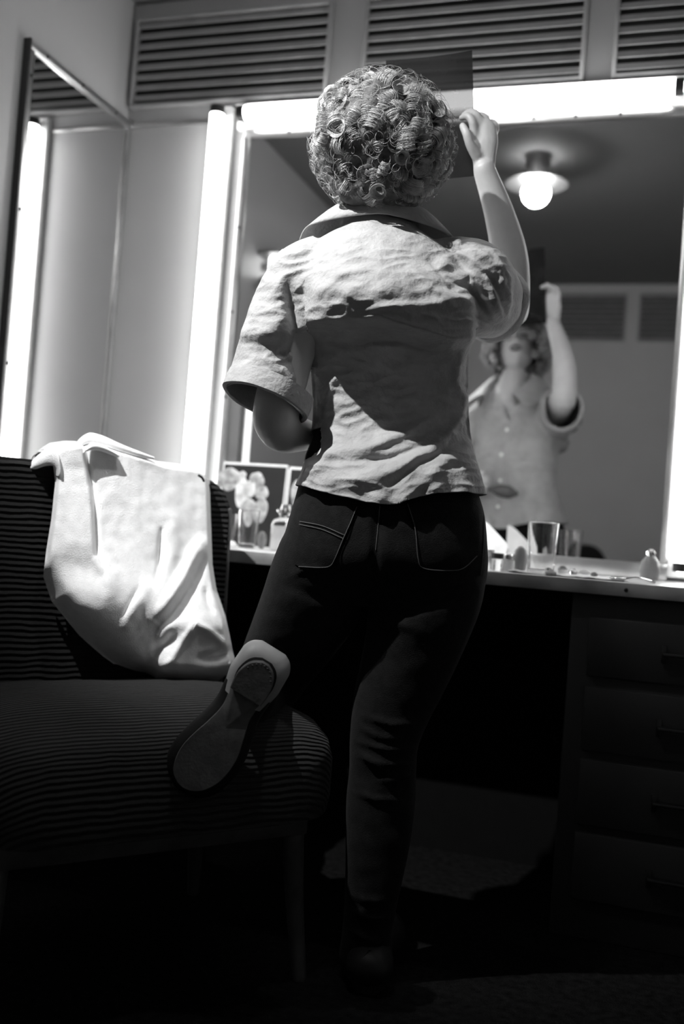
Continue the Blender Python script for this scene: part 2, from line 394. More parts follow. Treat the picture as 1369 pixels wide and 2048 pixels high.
t = spin('perfume_bottle', 'clear shouldered bottle with a dark and chrome neck, by her hip', 'bottle', 0, 0, [
    ('bottle_body', [(.0005, 0), (.033, 0), (.036, .004), (.036, .070), (.030, .080), (.017, .086), (.016, .092)], 'glass'),
    ('liquid', [(.0005, .003), (.032, .003), (.032, .060), (.0005, .060)], 'cream'),
    ('cap', [(.018, .092), (.019, .098), (.024, .100), (.024, .106), (.015, .108), (.012, .120), (.0005, .121)], 'chrome')], base=(P2(566, 2.40), 2.40))
t = spin('powder_puff', 'round white powder puff at the left end of the counter', 'puff', 0, 0, [('puff', [(.0005, 0), (.018, .001), (.023, .009), (.018, .017), (.0005, .019)], 'cream')], base=(P2(454, 2.30), 2.30))
t = thing('oval_compact', 'small grey oval compact standing between glass and bottle', 'compact', (P2(522, 2.47), 2.47, CT))
link('shell', ell((0, 0, .024), np.eye(3), (.013, .008, .0238), 24, 16), 'grey', t)
def jar(label, px, y, r, h, body='cream', lid='chrome'):
    t = thing('cream_jar', label, 'jar', (P2(px, y), y, CT+.0003), 0, 'small jars on the counter')
    link('jar_body', lathe([(.0005, 0), (r*.92, 0), (r, .003), (r, h*.62), (r*.86, h*.68)], 32), body, t)
    link('lid', lathe([(r*.9, h*.68), (r*.95, h*.70), (r*.95, h*.96), (r*.85, h), (.0005, h)], 32), lid, t)
jar('small white jar closest to her hip', 978, 2.30, .014, .046, 'cream', 'white')
jar('small glass jar with a dark lid right of her hip', 996, 2.28, .015, .040, 'glass', 'bottle')
jar('squat pale jar beside the dark rounded bottle', 1018, 2.33, .015, .038, 'cream', 'chrome')
spin('hand_mirror_case', 'dark rounded bottle left of the tall tumbler', 'bottle', 0, 0, [('bottle_body', [(.0005, 0), (.013, .001), (.016, .02), (.0165, .035), (.013, .05), (.006, .058), (.0005, .060)], 'grey')], base=(P2(1042, 2.36), 2.36)).name = 'rounded_bottle'
spin('scent_bottle', 'grey pointed bottle against the mirror frame at far right', 'bottle', 0, 0, [
    ('bottle_body', [(.0005, 0), (.019, .001), (.021, .02), (.018, .040), (.009, .052)], 'grey'), ('stopper', [(.007, .052), (.010, .058), (.006, .066), (.0005, .068)], 'glass')], base=(-.018, 2.56), scale=1.15)
# folded tissue leaning
q = thing('paper_tissue', 'bright white folded tissue standing next to her hip', 'tissue', (P2(996, 2.42), 2.42, CT+.002))
pts = [(-.05, 0, .002), (.020, 0, .002), (.026, 0, .052), (.020, 0, .062), (-.030, 0, .108), (-.052, 0, .118)]
bm = bmesh.new(); fr = [bm.verts.new((x, -.012+.10*z, z)) for x, y, z in pts]; bm.faces.new(fr)
r_ = bmesh.ops.extrude_face_region(bm, geom=bm.faces[:]); [setattr(v, 'co', v.co+Vector((0, .014, 0))) for v in r_['geom'] if isinstance(v, bmesh.types.BMVert)]
bmesh.ops.recalc_face_normals(bm, faces=bm.faces); bmesh.ops.bevel(bm, geom=bm.edges[:], offset=.003, segments=2, affect='EDGES')
link('folded_sheet', bm, 'white', q)
# paper with trinkets
t = thing('paper_sheet', 'white crumpled paper lying under the trinkets right of the tumbler', 'paper', (-.20, 2.34, CT))
n = 20; xs = np.linspace(-.13, .13, n); ys = np.linspace(-.11, .10, n)
V = [(x-.12*y, y, .0035+.004*noise.noise(Vector((x*30, y*30, 0)))+.002*noise.noise(Vector((x*80, y*70, 3)))) for y in ys for x in xs]
F_ = [(j*n+i, j*n+i+1, (j+1)*n+i+1, (j+1)*n+i) for j in range(n-1) for i in range(n-1)]
me = bpy.data.meshes.new('p'); me.from_pydata(V, [], F_); link('sheet', solid(me, .0008), 'white', t)
trink = [(1100, 2.26, .010, .010, 'chrome', 'small chrome lipstick cap lying left among the trinkets'), (1128, 2.32, .012, .014, 'chrome', 'shiny bent hairpin tin in the middle of the trinkets'),
         (1150, 2.28, .009, .012, 'glass', 'tiny clear glass pot on the white paper'), (1172, 2.35, .013, .010, 'white', 'flat white lid at the back of the white paper'),
         (1192, 2.27, .008, .008, 'grey', 'tiny grey knob-shaped trinket at the right end of the paper')]
for px, y, r, h, m_, lb in trink:
    o = thing('trinket', lb, 'trinket', (P2(px, y), y, CT+.006), 0, 'trinkets on the white paper')
    link('pot', lathe([(.0005, 0), (r*.8, 0), (r, h*.3), (r, h*.7), (r*.6, h*.9), (.0005, h)], 24), m_, o)
    link('lid', lathe([(r*.62, h*.92), (r*.7, h*1.0), (r*.3, h*1.15), (.0005, h*1.17)], 24), m_, o)
t = thing('spoon', 'small metal spoon lying on the counter near the right edge of view', 'spoon', (P2(1240, 2.24), 2.24, CT+.002))
link('bowl', ell((0, 0, .004), np.eye(3), (.018, .011, .0045), 24, 10), 'chrome', t)
link('handle', stube([(.014, 0, .004), (.04, .004, .009), (.075, .01, .002)], [.002, .0018, .003], 5, 8), 'chrome', t)
t = thing('round_brush', 'dark rounded brush lying on the counter beside the left glass', 'brush', (P2(1105, 2.23), 2.228, CT+.001)); t['label'] = 'small dark button-shaped brooch at the counter edge below the tumbler'; t['category'] = 'brooch'; t.name = 'brooch'
link('disc', lathe([(.0005, 0), (.012, .001), (.013, .006), (.006, .011), (.0005, .012)], 24), 'grey', t)

# pictures leaning on the mirror at the left
def picture(label, x0, x1, z1, y, blobs, nm='picture_print'):
    t = thing(nm, label, 'picture', ((x0+x1)/2, y, CT), 0, 'pictures leaning on the mirror')
    tilt = .10
    def pt(x, z, o=0.): return (x-(x0+x1)/2, z*tilt-o, z)
    mt = Matrix.Shear('XY', 4, (0, 0))
    def slab(a, b, c, d, o0, o1, m_, name):
        bm = B(a-(x0+x1)/2, b-(x0+x1)/2, -o1, -o0, c, d)
        for v in bm.verts: v.co.y += v.co.z*tilt
        return link(name, bm, m_, t, smooth=False)
    slab(x0, x1, .001, z1, 0, .004, 'white', 'backing_card')
    slab(x0+.005, x1-.003, .004, z1-.007, .004, .0052, 'printdark', 'printed_image')
    for i, (bx, bz, rx, rz, m_) in enumerate(blobs):
        th = np.arange(24)/24*2*PI
        rg = [[(bx-(x0+x1)/2+s*rx*math.cos(a)*(1+.08*math.sin(3*a+i)), (bz+s*rz*math.sin(a))*tilt-.0055-.0001*i-o, bz+s*rz*math.sin(a)*(1+.06*math.cos(4*a+i))) for a in th] for s, o in ((1, 0), (.96, .0006), (.5, .0008))]
        link('printed_shape', rings(np.array(rg)), m_, t)
    return t
y1 = 2.56
xa = hit(436, 1000, 1, y1)[0]; xb = hit(566, 1000, 1, y1)[0]; zt = hit(500, 925, 1, y1)[2]-CT
def pp(px, py): q = hit(px, py, 1, y1+.01); return q[0], q[2]-CT
bl = []
for px, py, rx, rz, m_ in [(458, 958, .035, .032, 'printgrey'), (484, 985, .021, .042, 'printlight'), (512, 962, .024, .026, 'printgrey'), (524, 985, .020, .020, 'printgrey'), (500, 978, .018, .024, 'printlight'),
                           (498, 1025, .026, .040, 'printgrey'), (524, 1020, .020, .035, 'printgrey'), (484, 950, .012, .012, 'printlight')]:
    a, b = pp(px, py); bl.append((a, b, rx, rz, m_))
picture('print of pale round blossoms on black, leaning on the mirror by the chair', xa, xb, zt, y1, bl)
a, b = pp(590, 985); a2, b2 = pp(585, 1040)
picture('second dark print behind the bottle, partly hidden by her shirt', xb+.004, xb+.115, zt-.004, y1+.006, [(a, b, .014, .035, 'printgrey'), (a2, b2, .02, .02, 'printgrey')])

# ------------------------------------------------------------ armchair
wv = np.array([.625, .78, 0]); wv /= np.linalg.norm(wv); fv = np.array([wv[1], -wv[0], 0])
CH = np.array([-.969, 1.705, 0.])
def rrect(w, d, r, n=9):
    out = []
    for cx_, cy_, a0 in ((w-r, d-r, 0), (-w+r, d-r, 90), (-w+r, -d+r, 180), (w-r, -d+r, 270)):
        for a in np.linspace(a0, a0+90, n): out.append((cx_+r*math.cos(math.radians(a)), cy_+r*math.sin(math.radians(a))))
    return np.array(out)
chair = thing('armless_chair', 'dark corduroy upholstered chair with the pale jacket thrown over its back', 'chair', CH, math.atan2(wv[1], wv[0]))
lv = [(.30, .03), (.31, .004), (.335, 0), (.405, 0), (.435, .008), (.458, .028), (.472, .06), (.482, .10), (.488, .15), (.490, .20)]
rg = []
for z, ins in lv:
    o = rrect(.345-ins, .27-ins, max(.13-ins*.45, .02)); rg.append([(a+.018, b-.035, z+.012-.018*sm(np.array(-b), .05, .26).item()) for a, b in o])
link('seat', rings(np.array(rg)), 'cordseat', chair)
lv = [(.010, .07), (.002, .03), (0, .012), (.012, 0), (.075, 0), (.10, .012), (.108, .04)]
rg = []
for y, ins in lv:
    o = rrect(.318-ins, .325-ins, .085-ins*.5); rg.append([(a, .165+y+.05*(b+.325), .605+b) for a, b in o])
link('backrest', rings(np.array(rg)), 'cordback', chair)
link('piping', stube([(.312, .172+.05*(z-.28), z) for z in (.34, .5, .65, .8, .86)], .006, 4, 8), 'wood', chair)
for sx, sy in ((-1, -1), (1, -1), (-1, 1), (1, 1)):
    x = sx*.27; y = -.035+sy*.20
    link('leg', stube([(x, y, .31), (x+sx*.008, y+sy*.01, .16), (x+sx*.022, y+sy*.03, 0.003)], [.021, .018, .013], 4, 16), 'wood', chair)
link('seat_rail', B(-.29, .29, -.26, .19, .265, .305, .006), 'wood', chair)
link('side_post', stube([(-.34, .16, .26), (-.345, .165, .5), (-.34, .185, .74)], [.016, .016, .013], 4, 12), 'wood', chair)

# ------------------------------------------------------------ jacket
P0 = CH+np.array([0, 0, 0.])
def onback(px, py, off):
    """point of the view ray at distance off in front of the chair back's (reclined) front face"""
    q = FW+(px-684.5)/FP*CX-(py-1024)/FP*CY
    nrm = fv+np.array([0, 0, .05]); nrm = nrm/np.linalg.norm(nrm)
    base = CH-fv*.165+np.array([0, 0, .28])
    t = (off-(C0-base)@nrm)/(q@nrm)
    return C0+q*t
def poly_at(pl, t):
    pl = np.array(pl, float); L = np.r_[0, np.cumsum(np.hypot(*np.diff(pl, axis=0).T))]; L /= L[-1]
    return np.stack([np.interp(t, L, pl[:, 0]), np.interp(t, L, pl[:, 1])], -1)
top = [(106, 918), (130, 900), (160, 896), (215, 900), (300, 925), (330, 936), (400, 945), (418, 962)]
bot = [(158, 1268), (205, 1312), (262, 1352), (330, 1378), (385, 1380), (430, 1366), (472, 1334)]
lef = [(106, 918), (112, 965), (104, 1040), (94, 1100), (87, 1152), (104, 1202), (158, 1268)]
rig = [(418, 962), (421, 1050), (424, 1130), (432, 1180), (450, 1232), (462, 1290), (472, 1334)]
NU, NV = 150, 170
us = np.linspace(0, 1, NU); vs_ = np.linspace(0, 1, NV)
Tp, Bp, Lp, Rp = poly_at(top, us), poly_at(bot, us), poly_at(lef, vs_), poly_at(rig, vs_)
PX = np.zeros((NV, NU)); PY = np.zeros((NV, NU))
for j, v in enumerate(vs_):
    for i, u in enumerate(us):
        p = (1-v)*Tp[i]+v*Bp[i]+(1-u)*Lp[j]+u*Rp[j]-((1-u)*(1-v)*Tp[0]+u*(1-v)*Tp[-1]+(1-u)*v*Bp[0]+u*v*Bp[-1])
        PX[j, i], PY[j, i] = p
UU, VV = np.meshgrid(us, vs_)
off = .022+.030*sm(PY, 930, 1150)+.02*np.sin(UU*PI)
off += .028*sm(PY, 1120, 1230)
# lapel / sleeve lying on the left, with its crease
crx = np.interp(PY, [900, 1000, 1060, 1110, 1140], [166, 183, 186, 188, 205])
fade = 1-sm(PY, 1080, 1160)
off += .020*fade*(1-sm(PX-crx, -5, 4))*sm(PX-crx, -110, -20)
off -= .010*fade*np.exp(-((PX-crx-6)/6.)**2)
off += ridge(PX, PY, [(188, 1112), (215, 1150), (225, 1200)], 14, .010)
# round swag over the lower left, turning under
off += .030*np.exp(-((PX-190)/90)**2-((PY-1190)/70)**2)
dl = np.minimum(UU*330, 1e9)
edge, _ = segdist(PX, PY, [(87, 1152), (104, 1202), (158, 1268), (262, 1352), (330, 1378)])
off -= .075*np.exp(-(edge/26.)**2)*sm(PY, 1100, 1200)
off -= .05*sm(PY, 1250, 1370)*(1-sm(PX, 290, 330))
# creases and ridges
off -= ridge(PX, PY, [(322, 1060), (318, 1120), (312, 1165)], 5, .014)
off += ridge(PX, PY, [(345, 1040), (345, 1110), (322, 1180), (290, 1240)], 16, .012)
off -= ridge(PX, PY, [(276, 1178), (262, 1202), (246, 1232)], 6, .010)
off += ridge(PX, PY, [(300, 1170), (270, 1215), (250, 1262)], 15, .012)
off += ridge(PX, PY, [(400, 1090), (372, 1150), (335, 1210), (312, 1240)], 15, .030)
off -= ridge(PX, PY, [(400, 1120), (375, 1180), (345, 1222), (316, 1252)], 13, .022)
off += .020*sm(PY, 1215, 1260)*sm(PX, 305, 340)
off -= ridge(PX, PY, [(410, 1180), (415, 1205), (425, 1225)], 6, .012)
off += ridge(PX, PY, [(392, 1245), (370, 1275), (345, 1318), (320, 1340)], 6, .008)
off -= ridge(PX, PY, [(352, 1262), (330, 1290), (308, 1315)], 13, .018)
off += ridge(PX, PY, [(392, 1246), (420, 1262), (450, 1290)], 6, .008)
off += .020*np.exp(-((PX-400)/45)**2-((PY-1235)/40)**2)
off -= ridge(PX, PY, [(402, 1318), (430, 1316), (465, 1300)], 11, .026)
off -= .055*sm(PY, 1325, 1372)
off -= .03*sm(UU, .965, 1.)+.02*(1-sm(UU, 0, .04))*(1-sm(PY, 1100, 1150))
for j in range(NV):
    for i in range(NU):
        off[j, i] += .006*noise.noise(Vector((PX[j, i]*.012, PY[j, i]*.008, 1.)))+.0016*noise.noise(Vector((PX[j, i]*.05, PY[j, i]*.04, 5.)))
G_ = np.array([[onback(PX[j, i], PY[j, i], off[j, i]) for i in range(NU)] for j in range(NV)])
back = []
tp = G_[0]
for k, (bk, up) in enumerate([(.17, -.16), (.17, -.06), (.165, -.01), (.14, .010), (.10, .016), (.05, .014), (.02, .006)]):
    back.append(tp-fv*bk+np.array([0, 0, up]))
G_ = np.concatenate([np.array(back), G_]); nj = len(G_)
F_ = [(j*NU+i, (j+1)*NU+i, (j+1)*NU+i+1, j*NU+i+1) for j in range(nj-1) for i in range(NU-1)]
me = bpy.data.meshes.new('j'); me.from_pydata([tuple(map(float, x)) for x in G_.reshape(-1, 3)], [], F_); me.update()
jk = thing('jacket', 'pale woollen jacket hanging over the back of the chair', 'jacket', CH-fv*.2+np.array([0, 0, .47]))
link('jacket_body', solid(me, .004, 0.), 'jacket', jk, world=True, angle=None)
def strip(path, wid, o0, thick=.006):
    """cloth roll in picture-plane coordinates resting on the chair back"""
    Q = cr(np.array(path, float), 6); P = np.array([onback(a, b, c) for a, b, c in Q])
    wq = np.interp(np.linspace(0, 1, len(P)), np.linspace(0, 1, len(wid)), wid)
    T, A, Bn = frames(P); th = np.arange(20)/20*2*PI
    return rings(np.array([P[i]+wq[i]*np.cos(th)[:, None]*np.array([0, 0, 1])*1.+thick*np.sin(th)[:, None]*fv+wq[i]*.0*A[i] for i in range(len(P))]))
link('collar', strip([(150, 905, .0), (158, 888, .005), (178, 877, .012), (205, 882, .022), (240, 896, .03), (275, 908, .034), (305, 916, .03)], [.006, .010, .012, .011, .009, .007, .003], 0, .012), 'jacket', jk, world=True)
link('collar', strip([(166, 902, .050), (185, 893, .052), (210, 899, .052), (235, 912, .050)], [.004, .008, .006, .003], 0, .012), 'jacket', jk, world=True)
link('sleeve', strip([(52, 938, -.02), (75, 924, .0), (98, 912, .02), (112, 918, .035), (116, 940, .036)], [.006, .014, .020, .018, .012], 0, .016), 'jacket', jk, world=True)
link('buttonhole_stitch', stube([onback(398, 951, .05), onback(404, 955, .052), onback(408, 962, .05)], .0025, 4, 8), 'shoedark', jk, world=True)
def on_grid_line(pts, off_, r, m_, nm, parent):
    bv = BVHTree.FromPolygons([Vector(x) for x in G_.reshape(-1, 3)], F_)
    P = []
    for a, b in cr(np.array(pts, float), 8):
        dr = Vector(FW+(a-684.5)/FP*CX-(b-1024)/FP*CY).normalized()
        h = bv.ray_cast(Vector(C0), dr)
        if h[0] is not None: P.append(np.array(h[0]-dr*off_))
    if len(P) > 3: link(nm, tube(np.array(P), r, 6), m_, parent, world=True)
on_grid_line([(395, 1244), (375, 1275), (352, 1312), (335, 1338)], .0015, .0016, 'jacket', 'pocket_seam', jk)
on_grid_line([(396, 1246), (425, 1262), (452, 1285)], .0015, .0016, 'jacket', 'pocket_seam', jk)

# ------------------------------------------------------------ the woman
ROOT = np.array([-.50, 1.83, 0.])
PN = thing('person', 'woman seen from behind with curly blonde hair, holding up a print', 'person', ROOT)
WX = R0; WF = F0           # body right / body forward
def ring_px(l, r, py, d, tb, tf, p=2.3, n=56):
    """horizontal body section from its outline in the view: left/right px, back and front half thickness"""
    c = W((l+r)/2, py, d); a = (r-l)/2*d/FP; th = np.arange(n)/n*2*PI
    c_, s_ = np.cos(th), np.sin(th); e = 2/p
    X = a*np.sign(c_)*np.abs(c_)**e; Y = np.where(s_ > 0, tf, tb)*np.sign(s_)*np.abs(s_)**e
    return c+X[:, None]*WX+Y[:, None]*WF
def loft_px(secs, k=4):
    return rings(np.array([ring_px(*s) for s in cr(np.array(secs, float), k)]))

# --- skin
HC = W(766, 292, 1.835)                     # middle of the head
fd = np.array([.02, .94, .30]); fd /= np.linalg.norm(fd)
tilt = .10
rt = np.cross(fd, U0); rt /= np.linalg.norm(rt)
ud = np.cross(rt, fd); rt, ud = rt*math.cos(tilt)+ud*math.sin(tilt), ud*math.cos(tilt)-rt*math.sin(tilt)
HA = np.array([rt, fd, ud])
def H(x, y, z): return HC+x*rt+y*fd+z*ud
parts = [ell(H(0, -.008, .012), HA, (.073, .090, .085)), ell(H(0, .022, -.035), HA, (.058, .068, .072)), ell(H(0, .050, -.083), HA, (.026, .026, .022)),
         ell(H(.066, -.002, -.02), HA, (.012, .018, .030), 12, 8), ell(H(-.066, -.002, -.02), HA, (.012, .018, .030), 12, 8)]
NB = W(762, 452, 1.865)
parts.append(stube([H(0, -.02, -.04), H(0, -.018, -.09)*.6+NB*.4, NB, NB+np.array([0, .02, -.06])], [.055, .050, .052, .06], 4, 20))
# slim torso and legs inside the clothes
parts.append(loft_px([(720, 805, 440, 1.86, .04, .04), (650, 885, 492, 1.84, .05, .078), (620, 915, 524, 1.835, .06, .090), (620, 920, 580, 1.82, .06, .102), (640, 905, 700, 1.85, .05, .105), (660, 895, 850, 1.86, .05, .07), (630, 930, 1000, 1.84, .07, .07), (620, 940, 1100, 1.84, .07, .07)]))
SHL = W(612, 560, 1.83); ELL = W(551, 852, 1.81); WRL = W(632, 876, 1.99)
SHR = W(925, 555, 1.83); ELR = W(1021, 612, 2.06); WRR = W(969, 340, 2.01)
parts.append(stube([SHL, SHL*.5+ELL*.5, ELL+np.array([0, 0, .03]), ELL+np.array([0, .02, -.0]), ELL*.7+WRL*.3+np.array([0, 0, -.006]), WRL*.75+ELL*.25, WRL], [.05, .044, .043, .041, .038, .030, .024], 5, 20))
parts.append(stube([SHR, SHR*.5+ELR*.5, ELR*.85+SHR*.15, ELR+np.array([0, 0, -.004]), W(1020, 520, 2.05), W(1000, 430, 2.03), WRR], [.052, .045, .042, .040, .0385, .031, .0225], 6, 20))
# legs
HPR = W(858, 1120, 1.86); KNR = W(766, 1490, 1.86); ANR = W(738, 1880, 1.86)
HPL = W(668, 1120, 1.86); KNL = W(528, 1385, 2.09); ANL = W(498, 1392, 1.725)
parts.append(stube([HPR, HPR*.5+KNR*.5, KNR, KNR*.5+ANR*.5, ANR], [.07, .062, .048, .042, .032], 5, 16))
parts.append(stube([HPL, HPL*.5+KNL*.5, KNL, KNL*.5+ANL*.5, ANL], [.07, .062, .050, .042, .032], 5, 16))
FTL = W(440, 1490, 1.68); FTR = W(742, 1945, 1.86)
parts.append(stube([ANL, W(500, 1385, 1.69), FTL, W(392, 1552, 1.675)], [.032, .033, .030, .018], 4, 16, .8))
parts.append(stube([ANR, W(738, 1930, 1.86), W(742, 1930, 1.95), W(744, 1918, 2.05)], [.032, .034, .028, .018], 4, 16, .8))
# right hand: palm and five fingers closed on the edge of the print
parts.append(stube([WRR, W(969, 318, 2.012), W(967, 290, 2.015), W(966, 264, 2.018)], [.022, .024, .031, .029], 4, 16, .55))
def finger(pts, r): return stube([W(*p) for p in pts], r, 5, 12)
parts += [finger([(950, 275, 2.01), (946, 246, 2.005), (936, 232, 2.01), (924, 236, 2.02)], [.0098, .0088, .0080, .0068]),
          finger([(960, 268, 2.015), (957, 236, 2.015), (944, 224, 2.025), (929, 230, 2.035)], [.0102, .0092, .0082, .0070]),
          finger([(973, 268, 2.02), (973, 240, 2.025), (958, 231, 2.042), (940, 240, 2.050)], [.0098, .0090, .0080, .0068]),
          finger([(984, 276, 2.02), (992, 258, 2.025), (985, 244, 2.043), (968, 248, 2.055)], [.0088, .0080, .0070, .0060]),
          finger([(955, 312, 2.005), (942, 290, 1.995), (934, 268, 1.99), (926, 252, 1.996)], [.0125, .0105, .0092, .0076])]
# left hand curled in front of the waist
HL = WRL+np.array([.05, .045, .01])
parts.append(stube([WRL, WRL*.5+HL*.5, HL], [.023, .027, .030], 4, 16, .6))
hd = (HL-WRL)/np.linalg.norm(HL-WRL)
for i, (oz, ln) in enumerate(((.024, .062), (.009, .070), (-.007, .066), (-.021, .054))):
    b0 = HL+np.array([0, 0, oz]); parts.append(stube([b0, b0+hd*ln*.45+np.array([0, .006, 0]), b0+hd*ln*.75+np.array([.008, -.014, -.002]), b0+hd*ln*.6+np.array([.012, -.034, -.004])], [.0088, .0082, .0075, .0065], 5, 10))
parts.append(stube([WRL*.4+HL*.6+np.array([0, 0, .02]), HL+np.array([-.005, -.012, .040]), HL+hd*.03+np.array([0, -.022, .043])], [.011, .009, .007], 5, 10))
bm_ = remesh(parts, .0034, 5, .5)
co = getco(bm_)
# facial relief
L_ = (co-HC)@HA.T
fr = (L_[:, 1] > .02) & (np.abs(L_[:, 0]) < .08) & (np.abs(L_[:, 2]) < .14)
def g(x, z, sx, sz): return np.exp(-((L_[:, 0]-x)/sx)**2-((L_[:, 2]-z)/sz)**2)
dsp = -.012*(g(.030, .008, .017, .012)+g(-.030, .008, .017, .012)) + .006*(g(.032, .024, .02, .007)+g(-.032, .024, .02, .007))
dsp += .012*g(0, -.008, .008, .022)+.017*g(0, -.024, .0105, .009)+.005*(g(.010, -.027, .006, .006)+g(-.010, -.027, .006, .006))
dsp += .006*(g(.034, -.022, .018, .015)+g(-.034, -.022, .018, .015))
dsp += .008*g(0, -.049, .017, .0045)+.008*g(0, -.061, .015, .005)-.003*g(0, -.055, .018, .0022)-.003*g(0, -.070, .014, .004)
co[fr] += (dsp[fr])[:, None]*fd*sm(L_[fr, 1], .02, .05)[:, None]
setco(bm_, co)
body = link('body', bm_, 'skin', PN, world=True, angle=None)
bvb = BVHTree.FromPolygons([Vector(x) for x in co], [tuple(p.vertices) for p in bm_.polygons])
def face_pt(x, z, o=0.):
    h = bvb.ray_cast(Vector(H(x, .3, z)), Vector(-fd)); return np.array(h[0])+fd*o if h[0] is not None else H(x, .09, z)
def face_strip(pts, rad, nm, m_, o=0., fl=1.):
    link(nm, stube([face_pt(a, b, o) for a, b in pts], rad, 4, 10, fl), m_, body, world=True)
for s in (-1, 1):
    face_strip([(s*.014, .026), (s*.030, .033), (s*.046, .026)], [.0022, .0026, .001], 'eyebrow', 'brow')
    link('eye', ell(face_pt(s*.030, .006, -.006), HA, (.012, .009, .0058), 16, 10), 'eye', body, world=True)
    face_strip([(s*.017, .007), (s*.030, .012), (s*.045, .007)], [.0016, .0034, .0022], 'eyelashes', 'brow', .001)
face_strip([(-.021, -.050), (-.008, -.047), (0, -.048), (.008, -.047), (.021, -.050)], [.001, .0042, .0036, .0042, .001], 'lips', 'lips')
face_strip([(-.020, -.052), (-.008, -.060), (.008, -.060), (.020, -.052)], [.001, .0045, .0045, .001], 'lips', 'lips')

# --- shirt
sh = [loft_px([(700, 826, 446, 1.86, .055, .05), (676, 850, 468, 1.85, .065, .07), (640, 888, 492, 1.84, .085, .09), (606, 925, 524, 1.835, .100, .10),
               (596, 945, 568, 1.825, .112, .11), (602, 946, 620, 1.82, .118, .12), (610, 942, 668, 1.83, .108, .13), (618, 938, 730, 1.85, .098, .125),
               (624, 938, 800, 1.865, .090, .105), (624, 943, 860, 1.865, .092, .10), (614, 953, 910, 1.86, .108, .105), (603, 963, 960, 1.855, .126, .12), (588, 974, 1022, 1.85, .136, .13), (586, 976, 1045, 1.85, .136, .13)])]
# left sleeve, hanging wide
def sleeve(secs, k=4, n=40):
    """secs: centre px,py,d, end-axis A (unit), half sizes a,b and the second axis B"""
    S = cr(np.array([np.r_[W(s[0], s[1], s[2]), s[3], s[4], s[5], s[6]] for s in secs], float), k); th = np.arange(n)/n*2*PI
    return rings(np.array([s[:3]+s[9]*np.cos(th)[:, None]*s[3:6]/np.linalg.norm(s[3:6])+s[10]*np.sin(th)[:, None]*s[6:9]/np.linalg.norm(s[6:9]) for s in S]))
A0 = W(600, 560, 1.8)-W(540, 520, 1.8); A0 /= np.linalg.norm(A0)
A1 = W(610, 836, 1.8)-W(452, 776, 1.8); A1 /= np.linalg.norm(A1)
Bf = F0*.95-U0*.2; Bf /= np.linalg.norm(Bf)
sh.append(sleeve([(645, 530, 1.83, A0*.6-U0*.8, Bf, .050, .06), (602, 565, 1.825, A0-U0*.3, Bf, .062, .068), (566, 625, 1.82, A0, Bf, .060, .070), (550, 690, 1.815, A1, Bf, .064, .072),
                  (540, 745, 1.81, A1, Bf, .070, .076), (530, 806, 1.80, A1, Bf, .0765, .080), (524, 830, 1.80, A1, Bf, .077, .080)]))
SN_L = W(530, 806, 1.80); NL = -(W(560, 690, 1.815)-W(528, 808, 1.80)); NL = np.cross(A1, Bf); NL /= np.linalg.norm(NL)
if NL[2] > 0: NL = -NL
# right sleeve, pushed out over the raised arm
axR = W(1008, 616, 2.00)-W(925, 562, 1.84); axR /= np.linalg.norm(axR)
s1 = np.cross(axR, U0); s1 /= np.linalg.norm(s1); s2 = np.cross(s1, axR)
sh.append(sleeve([(880, 555, 1.80, s1, s2, .075, .075), (925, 565, 1.82, s1, s2, .085, .083), (955, 585, 1.87, s1, s2, .076, .084), (978, 600, 1.92, s1, s2, .068, .076), (992, 610, 1.97, s1, s2, .062, .067), (998, 614, 2.00, s1, s2, .060, .064)]))
SN_R = W(991, 609, 1.965)
me = remesh(sh, .0050, 7, .6)
bm = bmesh.new(); bm.from_mesh(me)
def cut(bm, co_, no_, test):
    fs = [f for f in bm.faces if test(np.array(f.calc_center_median()))]
    geom = list(set(fs) | {e for f in fs for e in f.edges} | {v for f in fs for v in f.verts})
    bmesh.ops.bisect_plane(bm, geom=geom, plane_co=Vector(co_), plane_no=Vector(no_), clear_outer=False)
    rm = [f for f in bm.faces if test(np.array(f.calc_center_median())) and (np.array(f.calc_center_median())-co_)@no_ > 1e-5]
    bmesh.ops.delete(bm, geom=rm, context='FACES')
HEM = W(780, 1004, 1.85)
cut(bm, HEM, np.array([0, 0, -1.]), lambda c: c[2] < HEM[2]+.05)
cut(bm, SN_L, NL, lambda c: np.linalg.norm(c-SN_L) < .13 and proj(c)[0] < 640)
cut(bm, SN_R, axR, lambda c: np.linalg.norm(c-SN_R) < .13 and proj(c)[0] > 950)
cut(bm, W(762, 452, 1.86), np.array([0, 0, 1.]), lambda c: c[2] > W(762, 470, 1.86)[2])
PV = W(772, 700, 1.85)
def infront(c):
    return (c-PV)@WF > .02 and c[2] > 1.262 and abs((c-PV)@WX-.006) < (c[2]-1.262)*.50
bmesh.ops.delete(bm, geom=[f for f in bm.faces if infront(np.array(f.calc_center_median()))], context='FACES')
bm.to_mesh(me); bm.free(); me.update()
for it in range(1):
    b2 = bmesh.new(); b2.from_mesh(me); bmesh.ops.subdivide_edges(b2, edges=b2.edges[:], cuts=1, use_grid_fill=True); b2.to_mesh(me); b2.free()
co = getco(me); no = getno(me)
X, Y, Dp = proj(co); bk = sm(-(no@F0), .0, .35)
dv = np.zeros(len(co))
# blouson overhang below the shoulder blades
yo = np.interp(X, [600, 640, 700, 760, 830, 900, 945], [665, 655, 648, 645, 668, 690, 690])
dv += .046*sm(Y, yo-170, yo-14)*(1-sm(Y, yo-10, yo+10))*sm(X, 572, 650)*(1-sm(X, 925, 960))
dv -= .016*sm(Y, yo-5, yo+30)*(1-sm(Y, 860, 930))
